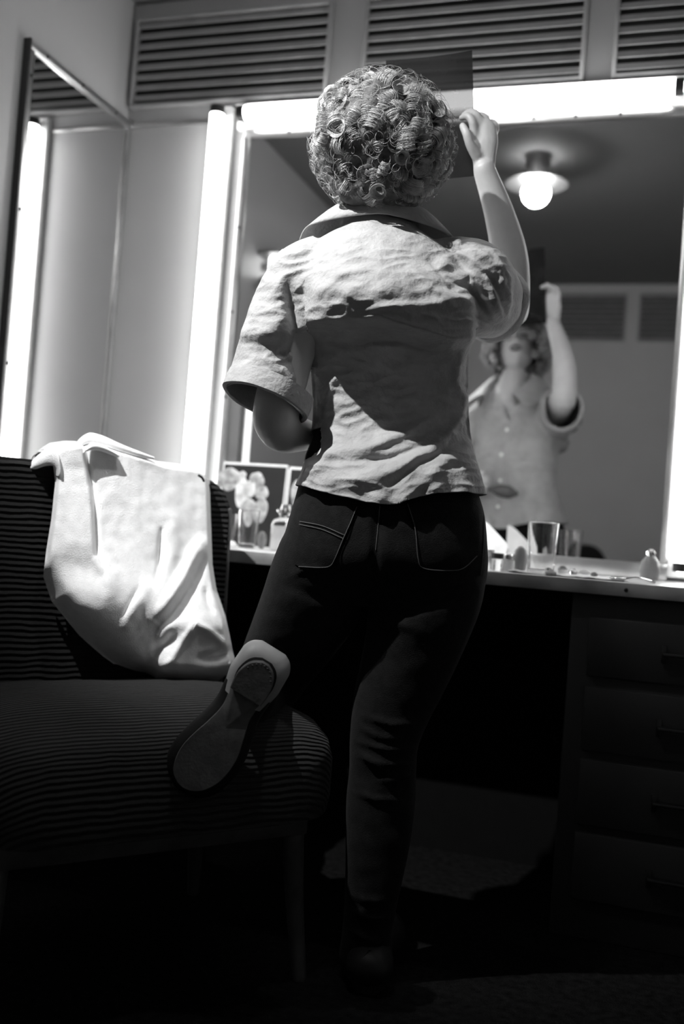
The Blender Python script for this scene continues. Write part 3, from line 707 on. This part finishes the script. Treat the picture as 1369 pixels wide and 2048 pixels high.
# folds
RD = [([(625, 662), (690, 650), (760, 642), (850, 668), (900, 690)], 7, .007), ([(700, 632), (770, 618), (870, 612), (930, 600)], 8, .006), ([(760, 655), (830, 678), (905, 700)], 7, .010),
      ([(640, 640), (700, 600), (760, 590)], 10, .004), ([(660, 560), (760, 545), (880, 560)], 12, .003), ([(740, 690), (800, 695), (870, 712)], 8, .006),
      ([(650, 905), (740, 895), (800, 868), (872, 838)], 11, .014), ([(640, 965), (720, 958), (800, 935), (860, 900), (925, 845)], 13, .014), ([(690, 920), (780, 915), (850, 890)], 7, -.010),
      ([(840, 985), (880, 935), (955, 880)], 15, .010), ([(930, 700), (915, 760), (935, 800)], 9, .010), ([(950, 740), (930, 830), (890, 880)], 8, .008), ([(600, 990), (640, 930), (660, 890)], 14, .010),
      ([(880, 520), (940, 560), (985, 640)], 8, .010), ([(910, 500), (970, 545), (1005, 630)], 7, .010), ([(955, 500), (1000, 540), (1022, 610)], 6, .008), ([(985, 505), (1022, 560), (1015, 640)], 5, .007), ([(880, 640), (940, 650), (1000, 672)], 7, .009), ([(900, 625), (950, 632), (1000, 650)], 5, -.009), ([(860, 520), (900, 580), (950, 630)], 6, -.006), ([(820, 540), (880, 600), (930, 650)], 7, .006), ([(640, 600), (680, 560), (760, 530)], 9, .005), ([(870, 590), (930, 610), (975, 660)], 8, .010),
      ([(895, 560), (950, 590), (990, 655)], 6, -.010), ([(935, 520), (985, 560), (1010, 625)], 5, -.008),
      ([(578, 575), (588, 640), (603, 720), (612, 790)], 11, -.020), ([(602, 580), (620, 640), (624, 720)], 10, .006), ([(560, 600), (530, 680), (540, 760)], 20, .004), ([(480, 735), (530, 720), (600, 760)], 9, .004),
      ([(500, 700), (560, 700), (600, 735)], 7, -.003), ([(670, 740), (650, 800), (640, 860)], 9, .006)]
for pl, w_, a_ in RD: dv += ridge(X, Y, pl, w_, a_)
wr = np.array([noise.noise(Vector((x*.010, y*.026, z*3))) for x, y, z in zip(X, Y, Dp)]); wr2 = np.array([noise.noise(Vector((x*.04+9, y*.07, z*9))) for x, y, z in zip(X, Y, Dp)])
amp = np.where((Y > 500) & (Y < 1000), 1., .5)
wr3 = np.array([noise.noise(Vector((x*.022+4+y*.008, y*.045, z*5))) for x, y, z in zip(X, Y, Dp)])
dv += amp*(.0055*wr+.0035*(.5-np.abs(wr3))*2+.0018*wr2)
co = co-(bk*dv)[:, None]*(F0*.75-no*.25)/1.
# front (mirror side): soft folds
co += ((1-bk)*sm(no@F0, 0, .4)*(.004*wr+.002*wr2))[:, None]*no
# hem: uneven
hz = sm(-(co[:, 2]-(HEM[2]+.10)), 0, .10)
co[:, 2] += hz*np.interp(X, [590, 640, 700, 760, 800, 840, 900, 970], [.018, .006, -.002, -.010, -.006, .010, .022, .026])
hemw = hz**3
co += (hemw*.004*np.sin(X*.11))[:, None]*no
setco(me, co)
shirt = link('shirt', solid(me, .0022, -1), 'shirt', PN, world=True, angle=None)
SV = [Vector(x) for x in co]; SF = [tuple(p.vertices) for p in me.polygons]
bvs = BVHTree.FromPolygons(SV, SF)
def cast(px, py, bv=None, o=.001):
    dr = Vector(FW+(px-684.5)/FP*CX-(py-1024)/FP*CY).normalized(); h = (bv or bvs).ray_cast(Vector(C0), dr)
    return None if h[0] is None else np.array(h[0]-dr*o)
# rolled cuffs
def cuff(c, n_, a1, a2, ra, rb, w_, th_=.004):
    th = np.arange(48)/48*2*PI; prof = [(-w_, 0), (-w_, th_), (-w_*.5, th_*1.5), (0, th_*1.3), (.002, .001), (0, -th_*.6), (-w_*.6, -th_*.5)]
    RG = [c+n_*s+(ra+o+.0015*np.sin(th*5))[:, None]*np.cos(th)[:, None]*a1+(rb+o+.001*np.sin(th*7))[:, None]*np.sin(th)[:, None]*a2 for s, o in prof+prof[:1]]
    return rings(np.array(RG), False)
link('cuff', cuff(SN_L, NL, A1, np.cross(NL, A1), .0765, .079, .034), 'shirt', shirt, world=True, angle=60)
link('cuff', cuff(SN_R, axR, s1, s2, .0640, .0690, .026, .006), 'shirt', shirt, world=True, angle=60)
# collar standing up round the neck
th = np.linspace(-2.35, 2.35, 60); RG = []
nc = W(762, 455, 1.865)
for s, rr, zz in ((0, 1.03, -.012), (.3, 1.05, .010), (.6, 1.03, .030), (.8, 1.06, .038), (1., 1.15, .034), (1.2, 1.32, .012), (1.35, 1.42, -.006)):
    row = []
    for a in th:
        b_ = -PI/2+a; frt = abs(a)/2.35
        lf = max(0., s-.8)/.55
        x = .062*math.cos(b_)*rr*(1+.15*frt)+math.copysign(1, math.cos(b_))*abs(math.cos(b_))**.7*.055*lf; y = .058*math.sin(b_)*rr
        z = zz*(1-.3*frt)-.085*sm(np.array(frt), .45, 1.).item()-.018*lf*abs(math.cos(b_))
        if frt > .6: y += .03*(frt-.6)*2.5*(.6+s)
        row.append(nc+WX*x+WF*(y+.028*frt)+U0*(z+.006))
    RG.append(row)
RG = np.array(RG); n_ = RG.shape[1]
F_ = [(i*n_+j, i*n_+j+1, (i+1)*n_+j+1, (i+1)*n_+j) for i in range(RG.shape[0]-1) for j in range(n_-1)]
me = bpy.data.meshes.new('c'); me.from_pydata([tuple(map(float, x)) for x in RG.reshape(-1, 3)], [], F_); me.update()
b2 = bmesh.new(); b2.from_mesh(me); bmesh.ops.recalc_face_normals(b2, faces=b2.faces); bmesh.ops.subdivide_edges(b2, edges=b2.edges[:], cuts=1, use_grid_fill=True, smooth=.3); b2.to_mesh(me); b2.free()
link('collar', solid(me, .0025, 0), 'shirt', shirt, world=True, angle=None)
# placket and buttons on the mirror side
def front(x, z, o=.0015):
    p = W(772, 700, 1.85); st = p+WX*x; st = np.array([st[0], st[1], z])+WF*.5
    h = bvs.ray_cast(Vector(st), Vector(-WF)); return (np.array(h[0])+WF*o) if h[0] is not None else None
pz = [p for p in (front(-.01, z, .001) for z in np.linspace(HEM[2]+.03, 1.25, 22)) if p is not None]
link('placket', stube(pz, .0018, 2, 8), 'shirtin', shirt, world=True)
pz = [p for p in (front(.022, z, .001) for z in np.linspace(HEM[2]+.03, 1.25, 22)) if p is not None]
link('placket', stube(pz, .0018, 2, 8), 'shirtin', shirt, world=True)
for z in (.96, 1.05, 1.14, 1.23):
    p = front(.006, z, .001)
    if p is not None: link('button', ell(p, np.array([WX, U0, WF]), (.0065, .0065, .0022), 16, 8), 'button', shirt, world=True)
# chest pocket on her right side
q = [front(.055+.09*a, 1.13+.10*b, .0012) for b in np.linspace(0, 1, 10) for a in np.linspace(0, 1, 10)]
if all(p is not None for p in q):
    me = bpy.data.meshes.new('cp'); me.from_pydata([tuple(map(float, p)) for p in q], [], [(j*10+i, j*10+i+1, (j+1)*10+i+1, (j+1)*10+i) for j in range(9) for i in range(9)]); me.update()
    link('chest_pocket', solid(me, .0016, 0), 'shirt', shirt, world=True)

# --- jeans
def leg_sec(lst): return stube([W(a, b, c) for a, b, c, r in lst], [r for a, b, c, r in lst], 5, 28)
je = [loft_px([(604, 950, 955, 1.855, .095, .09), (590, 968, 1010, 1.85, .112, .10), (574, 974, 1065, 1.85, .122, .105), (562, 976, 1120, 1.85, .122, .105), (560, 968, 1165, 1.86, .105, .10), (590, 950, 1210, 1.87, .07, .08)]),
      leg_sec([(872, 1110, 1.85, .094), (862, 1170, 1.85, .1), (845, 1225, 1.855, .099), (826, 1290, 1.86, .091), (806, 1350, 1.86, .083), (785, 1410, 1.86, .075), (769, 1480, 1.86, .065), (766, 1540, 1.865, .063),
               (762, 1600, 1.87, .065), (756, 1680, 1.87, .061), (745, 1780, 1.87, .052), (735, 1860, 1.87, .047), (730, 1915, 1.87, .050)]),
      leg_sec([(658, 1110, 1.85, .094), (642, 1160, 1.87, .098), (618, 1215, 1.90, .094), (585, 1275, 1.96, .086), (556, 1325, 2.02, .078), (536, 1368, 2.08, .070), (528, 1392, 2.10, .062)]),
      leg_sec([(530, 1378, 2.09, .064), (520, 1390, 2.02, .060), (510, 1392, 1.92, .058), (503, 1392, 1.84, .052), (499, 1392, 1.79, .048)])]
me = remesh(je, .0055, 8, .6)
co = getco(me); no = getno(me); X, Y, Dp = proj(co); bk = sm(-(no@F0), 0., .4)
dv = ridge(X, Y, [(745, 1262), (790, 1245), (840, 1262)], 12, .006)+ridge(X, Y, [(890, 1172), (920, 1172), (955, 1155)], 6, .006)+ridge(X, Y, [(585, 1150), (610, 1138), (650, 1136)], 6, .005)
dv -= ridge(X, Y, [(720, 1215), (790, 1228), (880, 1205), (950, 1185)], 12, .007)+ridge(X, Y, [(570, 1170), (640, 1195), (710, 1215)], 12, .006)
dv -= ridge(X, Y, [(757, 1010), (752, 1100), (745, 1200)], 9, .007)
for k_, (a, b, c, d) in enumerate([(712, 1450, 800, 1480), (705, 1480, 835, 1500), (712, 1510, 830, 1530), (715, 1500, 790, 1550), (760, 1560, 832, 1545), (720, 1430, 840, 1450), (700, 1580, 800, 1600), (705, 1820, 775, 1835), (700, 1860, 770, 1880), (705, 1790, 765, 1800)]):
    dv += ridge(X, Y, [(a, b), ((a+c)/2, (b+d)/2+8), (c, d)], 6, .006)
dv += .0025*np.array([noise.noise(Vector((x*.02, y*.03, z*6))) for x, y, z in zip(X, Y, Dp)])
co -= (bk*dv)[:, None]*F0; setco(me, co)
jeans = link('jeans', me, 'denim', PN, world=True, angle=None)
bvj = BVHTree.FromPolygons([Vector(x) for x in co], [tuple(p.vertices) for p in me.polygons])
def jline(pts, r=.0009, nm='seam', parent=None, k=8, o=.0012):
    P = [cast(a, b, bvj, o) for a, b in cr(np.array(pts, float), k)]; P = [p for p in P if p is not None]
    if len(P) > 3: return link(nm, tube(np.array(P), r, 5), 'thread', parent or jeans, world=True)
def pocket(poly, arcs):
    bm = bmesh.new(); cx_, cy_ = np.mean(poly, 0); ok = []
    ring_ = poly_at(poly+[poly[0]], np.arange(64)/64)
    grid = [[cast(cx_+(x-cx_)*s, cy_+(y-cy_)*s, bvj, .0022) for x, y in ring_] for s in (1., .9, .75, .5, .25)]
    cc = cast(cx_, cy_, bvj, .0022)
    if any(p is None for r_ in grid for p in r_) or cc is None: return
    V = [p for r_ in grid for p in r_]+[cc]; F_ = [(i*64+j, i*64+(j+1) % 64, (i+1)*64+(j+1) % 64, (i+1)*64+j) for i in range(4) for j in range(64)]+[(4*64+j, 4*64+(j+1) % 64, 320) for j in range(64)]
    me = bpy.data.meshes.new('pk'); me.from_pydata([tuple(map(float, p)) for p in V], [], F_); me.update()
    o = link('back_pocket', solid(me, .0016, 0), 'denim', jeans, world=True)
    for a in arcs: jline(a, .0009, 'stitching', o, 8, .0045)
pocket([(608, 1008), (714, 1014), (704, 1042), (690, 1072), (676, 1106), (664, 1130), (654, 1135), (598, 1133), (588, 1126), (596, 1080)],
       [[(600, 1043), (645, 1052), (688, 1070)], [(599, 1049), (644, 1059), (686, 1077)], [(714, 1014), (702, 1044), (686, 1080), (670, 1118), (660, 1132), (640, 1135), (598, 1133)]])
pocket([(816, 1008), (930, 1000), (955, 1010), (960, 1060), (955, 1112), (930, 1136), (905, 1142), (850, 1138), (838, 1122), (832, 1060)],
       [[(816, 1008), (831, 1058), (837, 1118), (850, 1137), (905, 1141), (930, 1135), (955, 1112)]])
jline([(760, 1012), (757, 1050), (752, 1100)])
jline([(967, 990), (968, 1060), (967, 1100), (962, 1150)])

# --- shoes
def shoe(heel, toe, up, label, mats, wide=1.0, side=1):
    heel, toe, up = map(np.array, (heel, toe, up)); ay = toe-heel; L = np.linalg.norm(ay); ay = ay/L; up = up-ay*(up@ay); up /= np.linalg.norm(up); ax_ = np.cross(ay, up)
    t_ = np.array([0, .03, .08, .16, .28, .40, .52, .64, .76, .86, .94, .985, 1.]); hw = np.array([.006, .019, .027, .031, .028, .026, .033, .041, .044, .040, .030, .016, .004])*wide
    cxs = np.array([0, 0, 0, 0, .001, .003, .004, .003, .0, -.002, -.004, -.005, -.005])*side
    q = cr(np.stack([t_, hw, cxs], 1), 4); t_, hw, cxs = q.T; hw = np.maximum(hw, .001)
    def outline(ex, z, zc=None, sc=1.):
        a = [np.array([c-h*sc-ex, t*L, z]) for t, h, c in zip(t_, hw, cxs)]; b_ = [np.array([c+h*sc+ex, t*L, z]) for t, h, c in zip(t_, hw, cxs)][::-1]
        o = a+b_; 
        if ex: 
            for p in o: p[1] = (p[1]-L*.5)*(1+2*ex/L*1.0)+L*.5
        return np.array(o)
    tw = lambda A: np.array([[heel+ax_*p[0]+ay*p[1]+up*p[2] for p in r_] for r_ in A])
    arch = lambda A, k_=1.: np.array([[p+np.array([0, 0, .008*k_*math.exp(-((p[1]/L-.36)/.14)**2)]) for p in r_] for r_ in A])
    t = link('shoe', rings(tw(arch([outline(.001, .004), outline(.010*1, .012), outline(.015, .026), outline(.014, .040), outline(.006, .054), outline(-.008, .064)]))), mats[0], PN, world=True)
    t['label'] = label
    if side > 0:
        kk = t_ < .34; q_ = lambda ex, z: np.array([[c-(h+ex)*math.cos(min(1, tt/.34)*1.2)**.25, tt*L-(ex*1.2 if tt < .1 else 0), z] for tt, h, c in zip(t_[kk], hw[kk], cxs[kk])]+[[c+(h+ex)*math.cos(min(1, tt/.34)*1.2)**.25, tt*L-(ex*1.2 if tt < .1 else 0), z] for tt, h, c in list(zip(t_[kk], hw[kk], cxs[kk]))[::-1]])
        hc = link('heel_counter', rings(tw([q_(.004, .006), q_(.012, .012), q_(.0175, .026), q_(.017, .042), q_(.010, .058), q_(-.006, .068)])), 'shoe', t, world=True); hc['label'] = 'pale heel of the shoe'
    s = link('sole', rings(tw(arch([outline(-.001, 0), outline(0, .0015), outline(0, .005)]))), mats[1], t, world=True)
    k = t_ < .27; th_ = t_[k]; hh = hw[k]; cc = cxs[k]
    ho = lambda ex, z: np.array([[c-h-ex, tt*L, z] for tt, h, c in zip(th_, hh, cc)]+[[c+h+ex, tt*L, z] for tt, h, c in list(zip(th_, hh, cc))[::-1]])
    link('heel', rings(tw([ho(-.001, -.013), ho(.0005, -.012), ho(.0005, 0), ho(.0003, .003)])), mats[2], t, world=True, angle=30)
    for j, a in enumerate(np.linspace(-1.1, 1.1, 9)):
        p = np.array([.024*math.sin(a), L*.13-.030*math.cos(a), -.0133]); c = heel+ax_*p[0]+ay*p[1]+up*p[2]
        link('heel_nail', ell(c, np.array([ax_, ay, up]), (.0014, .0014, .0008), 8, 5), 'chrome', t, world=True)
    if side > 0:
        q = B(-.004, .003, L*.365, L*.395, -.0004, .0010); q.transform(Matrix([[*map(float, r_)] for r_ in np.array([[ax_[i], ay[i], up[i], heel[i]+up[i]*.0065] for i in range(3)]+[[0, 0, 0, 1]])]))
        link('size_stamp', q, 'shoedark', s, world=True)
    return t
hl = W(532, 1326, 1.628); to = W(372, 1580, 1.640)
shoe(hl, to, F0+U0*.10, 'dark shoe with pale heel and worn sole turned to the camera', ('shoedark', 'sole', 'heelr'), 1.0, 1)
shoe(np.array([*W(735, 1965, 1.80)[:2], .014]), np.array([*W(748, 1965, 2.03)[:2], .014]), U0, 'dark shoe flat on the floor', ('shoedark', 'shoedark', 'shoedark'), .95, -1)

# --- hair
hax = np.array([R0, F0, U0])
HB = W(766, 288, 1.82)
base = [ell(HB, hax, (.119, .110, .112), 32, 20), ell(HB+U0*-.07+F0*.0, hax, (.088, .075, .058), 28, 16), ell(HB+U0*.05+F0*.03, hax, (.095, .085, .075), 28, 16)]
hm = remesh(base, .006, 6, .5)
co = getco(hm); no = getno(hm)
fl = (co-HC)@HA.T
co += (no.T*(.014*nz(co, 14, 3)+.006*nz(co, 60, 8))).T
# open the hair round the face
lz = (fl[:, 2] < .062) & (fl[:, 1] > .028) & (np.abs(fl[:, 0]) < .066)
b2 = bmesh.new(); setco(hm, co); b2.from_mesh(hm); b2.verts.ensure_lookup_table()
bmesh.ops.delete(b2, geom=[b2.verts[i] for i in np.nonzero(lz)[0]], context='VERTS'); b2.to_mesh(hm); b2.free()
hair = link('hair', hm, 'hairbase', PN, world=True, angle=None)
Vh = []; Fh = []; nvh = 0
def strand(P, r):
    global nvh
    P = np.asarray(P); T, A, Bn = frames(P); n = len(P)
    rr = r*np.sin(np.linspace(.35, PI-.15, n))**.6
    for a in (0, 2.094, 4.189): Vh.append(P+rr[:, None]*(math.cos(a)*A+math.sin(a)*Bn*.6))
    b0 = nvh
    for a in range(3):
        for i in range(n-1):
            c = (a+1) % 3; Fh.append((b0+a*n+i, b0+a*n+i+1, b0+c*n+i+1, b0+c*n+i))
    nvh += 3*n
K = 300; ga = PI*(3-5**.5)
for k in range(K):
    z = 1-2*(k+.5)/K; rr = math.sqrt(1-z*z); a = ga*k
    d = np.array([rr*math.cos(a), rr*math.sin(a), z])
    nrm = hax[0]*d[0]/.119+hax[1]*d[1]/.110+hax[2]*d[2]/.112; nrm /= np.linalg.norm(nrm)
    P = HB+hax[0]*d[0]*.116+hax[1]*d[1]*.107+hax[2]*d[2]*.112
    if d[2] < -.55: P = HB+hax[0]*d[0]*.105+hax[1]*d[1]*.09+hax[2]*d[2]*.122
    l = HA@(P-HC)
    if l[1] > .028 and l[2] < .058 and abs(l[0]) < .062: continue
    if l[1] > .0 and l[2] < -.065: continue
    P = P+nrm*(random.uniform(-.010, .005)+.020*noise.noise(Vector(P*14)))+np.array([random.uniform(-.005, .005) for _ in range(3)])
    R_ = random.uniform(.013, .023); ros = random.random() < .22
    tg = np.cross(nrm, np.array([random.gauss(0, 1), random.gauss(0, 1), random.gauss(0, 1)])); tg /= np.linalg.norm(tg)
    axv = nrm if ros else tg
    e1 = np.cross(axv, nrm if not ros else tg); e1 /= np.linalg.norm(e1); e2 = np.cross(axv, e1)
    t0 = random.uniform(0, 2*PI); turns = random.uniform(.8, 1.35); cone = random.uniform(-.5, .5); wdt = random.uniform(.022, .040) if not ros else .010
    sg = random.choice((-1, 1)); ns = 40
    for s in range(ns):
        u = s/(ns-1); off_ = (u-.5)*wdt; r0 = R_*(1-.12*abs(u-.5)*2)*(1+cone*(u-.5))*random.uniform(.84, 1.06) if not ros else R_*(.45+.6*u)
        tt = np.linspace(0, 1, 15)
        ang = t0+sg*tt*turns*2*PI*(1+.05*random.uniform(-1, 1))+random.uniform(-.3, .3)+(u-.5)*1.2*sg
        rad = r0*(1-.42*tt)
        Q = P+axv*off_+axv*(tt*.006*sg)[:, None]+(rad*np.cos(ang))[:, None]*e1+(rad*np.sin(ang))[:, None]*e2
        if ros: Q = Q+nrm*((.010*(1-tt))[:, None])
        strand(Q, random.uniform(.0004, .0009))
for k in range(900):   # loose frizz at the rim
    d = rng.normal(size=3); d /= np.linalg.norm(d)
    P = HB+hax[0]*d[0]*.122+hax[1]*d[1]*.112+hax[2]*d[2]*.118
    l = HA@(P-HC)
    if (l[1] > .02 and l[2] < .07) or d[2] < -.8: continue
    nrm = hax.T@d; tg = np.cross(nrm, rng.normal(size=3)); tg /= np.linalg.norm(tg); b_ = np.cross(nrm, tg)
    R_ = random.uniform(.006, .016); tt = np.linspace(0, random.uniform(2, 5), 9)
    strand(P+nrm*(.003+.011*np.sin(np.linspace(0, 1, 9)*2.2))[:, None]*1.+(R_*np.cos(tt))[:, None]*tg+(R_*np.sin(tt))[:, None]*b_-R_*tg, .0004)
link('curls', (np.concatenate(Vh), Fh), 'hair', hair, world=True, angle=None)

# --- the print in her hand, and the dark brush in the other
t = thing('held_print', 'dark translucent print held up in her right hand', 'print', W(860, 357, 2.04))
cs = [W(772, 121, 2.075), W(945, 101, 2.04), W(953, 352, 2.035), W(786, 368, 2.07)]
n_ = 12; V = []
nn = np.cross(cs[1]-cs[0], cs[3]-cs[0]); nn /= np.linalg.norm(nn)
for j in range(n_):
    for i in range(n_):
        u, v = i/(n_-1), j/(n_-1); p = (1-v)*((1-u)*cs[0]+u*cs[1])+v*((1-u)*cs[3]+u*cs[2]); V.append(p+nn*.006*math.sin(u*PI)*(1-v))
me = bpy.data.meshes.new('pr'); me.from_pydata([tuple(map(float, p)) for p in V], [], [(j*n_+i, j*n_+i+1, (j+1)*n_+i+1, (j+1)*n_+i) for j in range(n_-1) for i in range(n_-1)]); me.update()
link('film_sheet', me, 'film', t, world=True, angle=None)
t = thing('hairbrush', 'dark hairbrush in her left hand, reflected below the shirt front', 'brush', HL+np.array([.0, .0, -.05]))
bd = np.array([.80, .35, -.12]); bd /= np.linalg.norm(bd)
link('handle', stube([HL-bd*.05+np.array([.015, .0, 0]), HL+np.array([.015, 0, 0]), HL+bd*.05+np.array([.015, 0, 0])], [.008, .009, .008], 4, 14), 'bottle', t, world=True)
link('brush_head', stube([HL+bd*.05+np.array([.015, 0, 0]), HL+bd*.08+np.array([.015, 0, 0]), HL+bd*.12+np.array([.015, 0, 0]), HL+bd*.145+np.array([.015, 0, 0])], [.009, .020, .021, .010], 5, 20, .5), 'bottle', t, world=True)

# dark rounded chair back behind the camera's right, seen low in the mirror
t = thing('tub_chair', 'dark rounded tub chair reflected low at the right of the mirror', 'chair', (-.36, .02, 0))
th = np.linspace(0, PI, 25)
RG = []
for a, b_, z0_ in ((.15, .05, .4), (.17, .07, .4), (.15, .05, .4)): pass
bm = bmesh.new(); 
link('backrest', rings(np.array([[(.13*s*math.copysign(abs(math.cos(a))**.8, math.cos(a)), yy, .62+(.245 if math.sin(a) > 0 else .2)*s*math.copysign(abs(math.sin(a))**.8, math.sin(a))) for a in np.arange(40)/40*2*PI] for s, yy in ((.7, -.05), (.95, -.035), (1, 0), (.95, .035), (.7, .05))])), 'cordback', t)
link('seat', rings(np.array([[(a, b-.2, z) for a, b in rrect(.24-i, .22-i, .08)] for z, i in ((.36, .02), (.37, 0), (.43, 0), (.45, .03))])), 'cordseat', t)
for sx in (-1, 1):
    for sy in (-1, 1): link('leg', stube([(sx*.18, -.2+sy*.16, .37), (sx*.19, -.2+sy*.18, .003)], [.018, .012], 3, 12), 'wood', t)

# ------------------------------------------------------------ camera, world, render look
cd = bpy.data.cameras.new('camera'); cam = bpy.data.objects.new('camera', cd); COL.objects.link(cam); SC.camera = cam
cd.sensor_fit = 'HORIZONTAL'; cd.sensor_width = 36; cd.lens = FP/1369*36; cd.clip_start = .02
cam.matrix_world = Matrix([[*map(float, (CX[i], CY[i], -FW[i], C0[i]))] for i in range(3)]+[[0, 0, 0, 1]])
cd.dof.use_dof = True; cd.dof.focus_distance = 1.78; cd.dof.aperture_fstop = 2.9
w = bpy.data.worlds.new('world'); SC.world = w; w.use_nodes = True
w.node_tree.nodes['Background'].inputs[0].default_value = (0, 0, 0, 1); w.node_tree.nodes['Background'].inputs[1].default_value = 0
SC.view_settings.view_transform = 'Standard'; SC.view_settings.look = 'None'; SC.view_settings.exposure = 0; SC.view_settings.gamma = 1
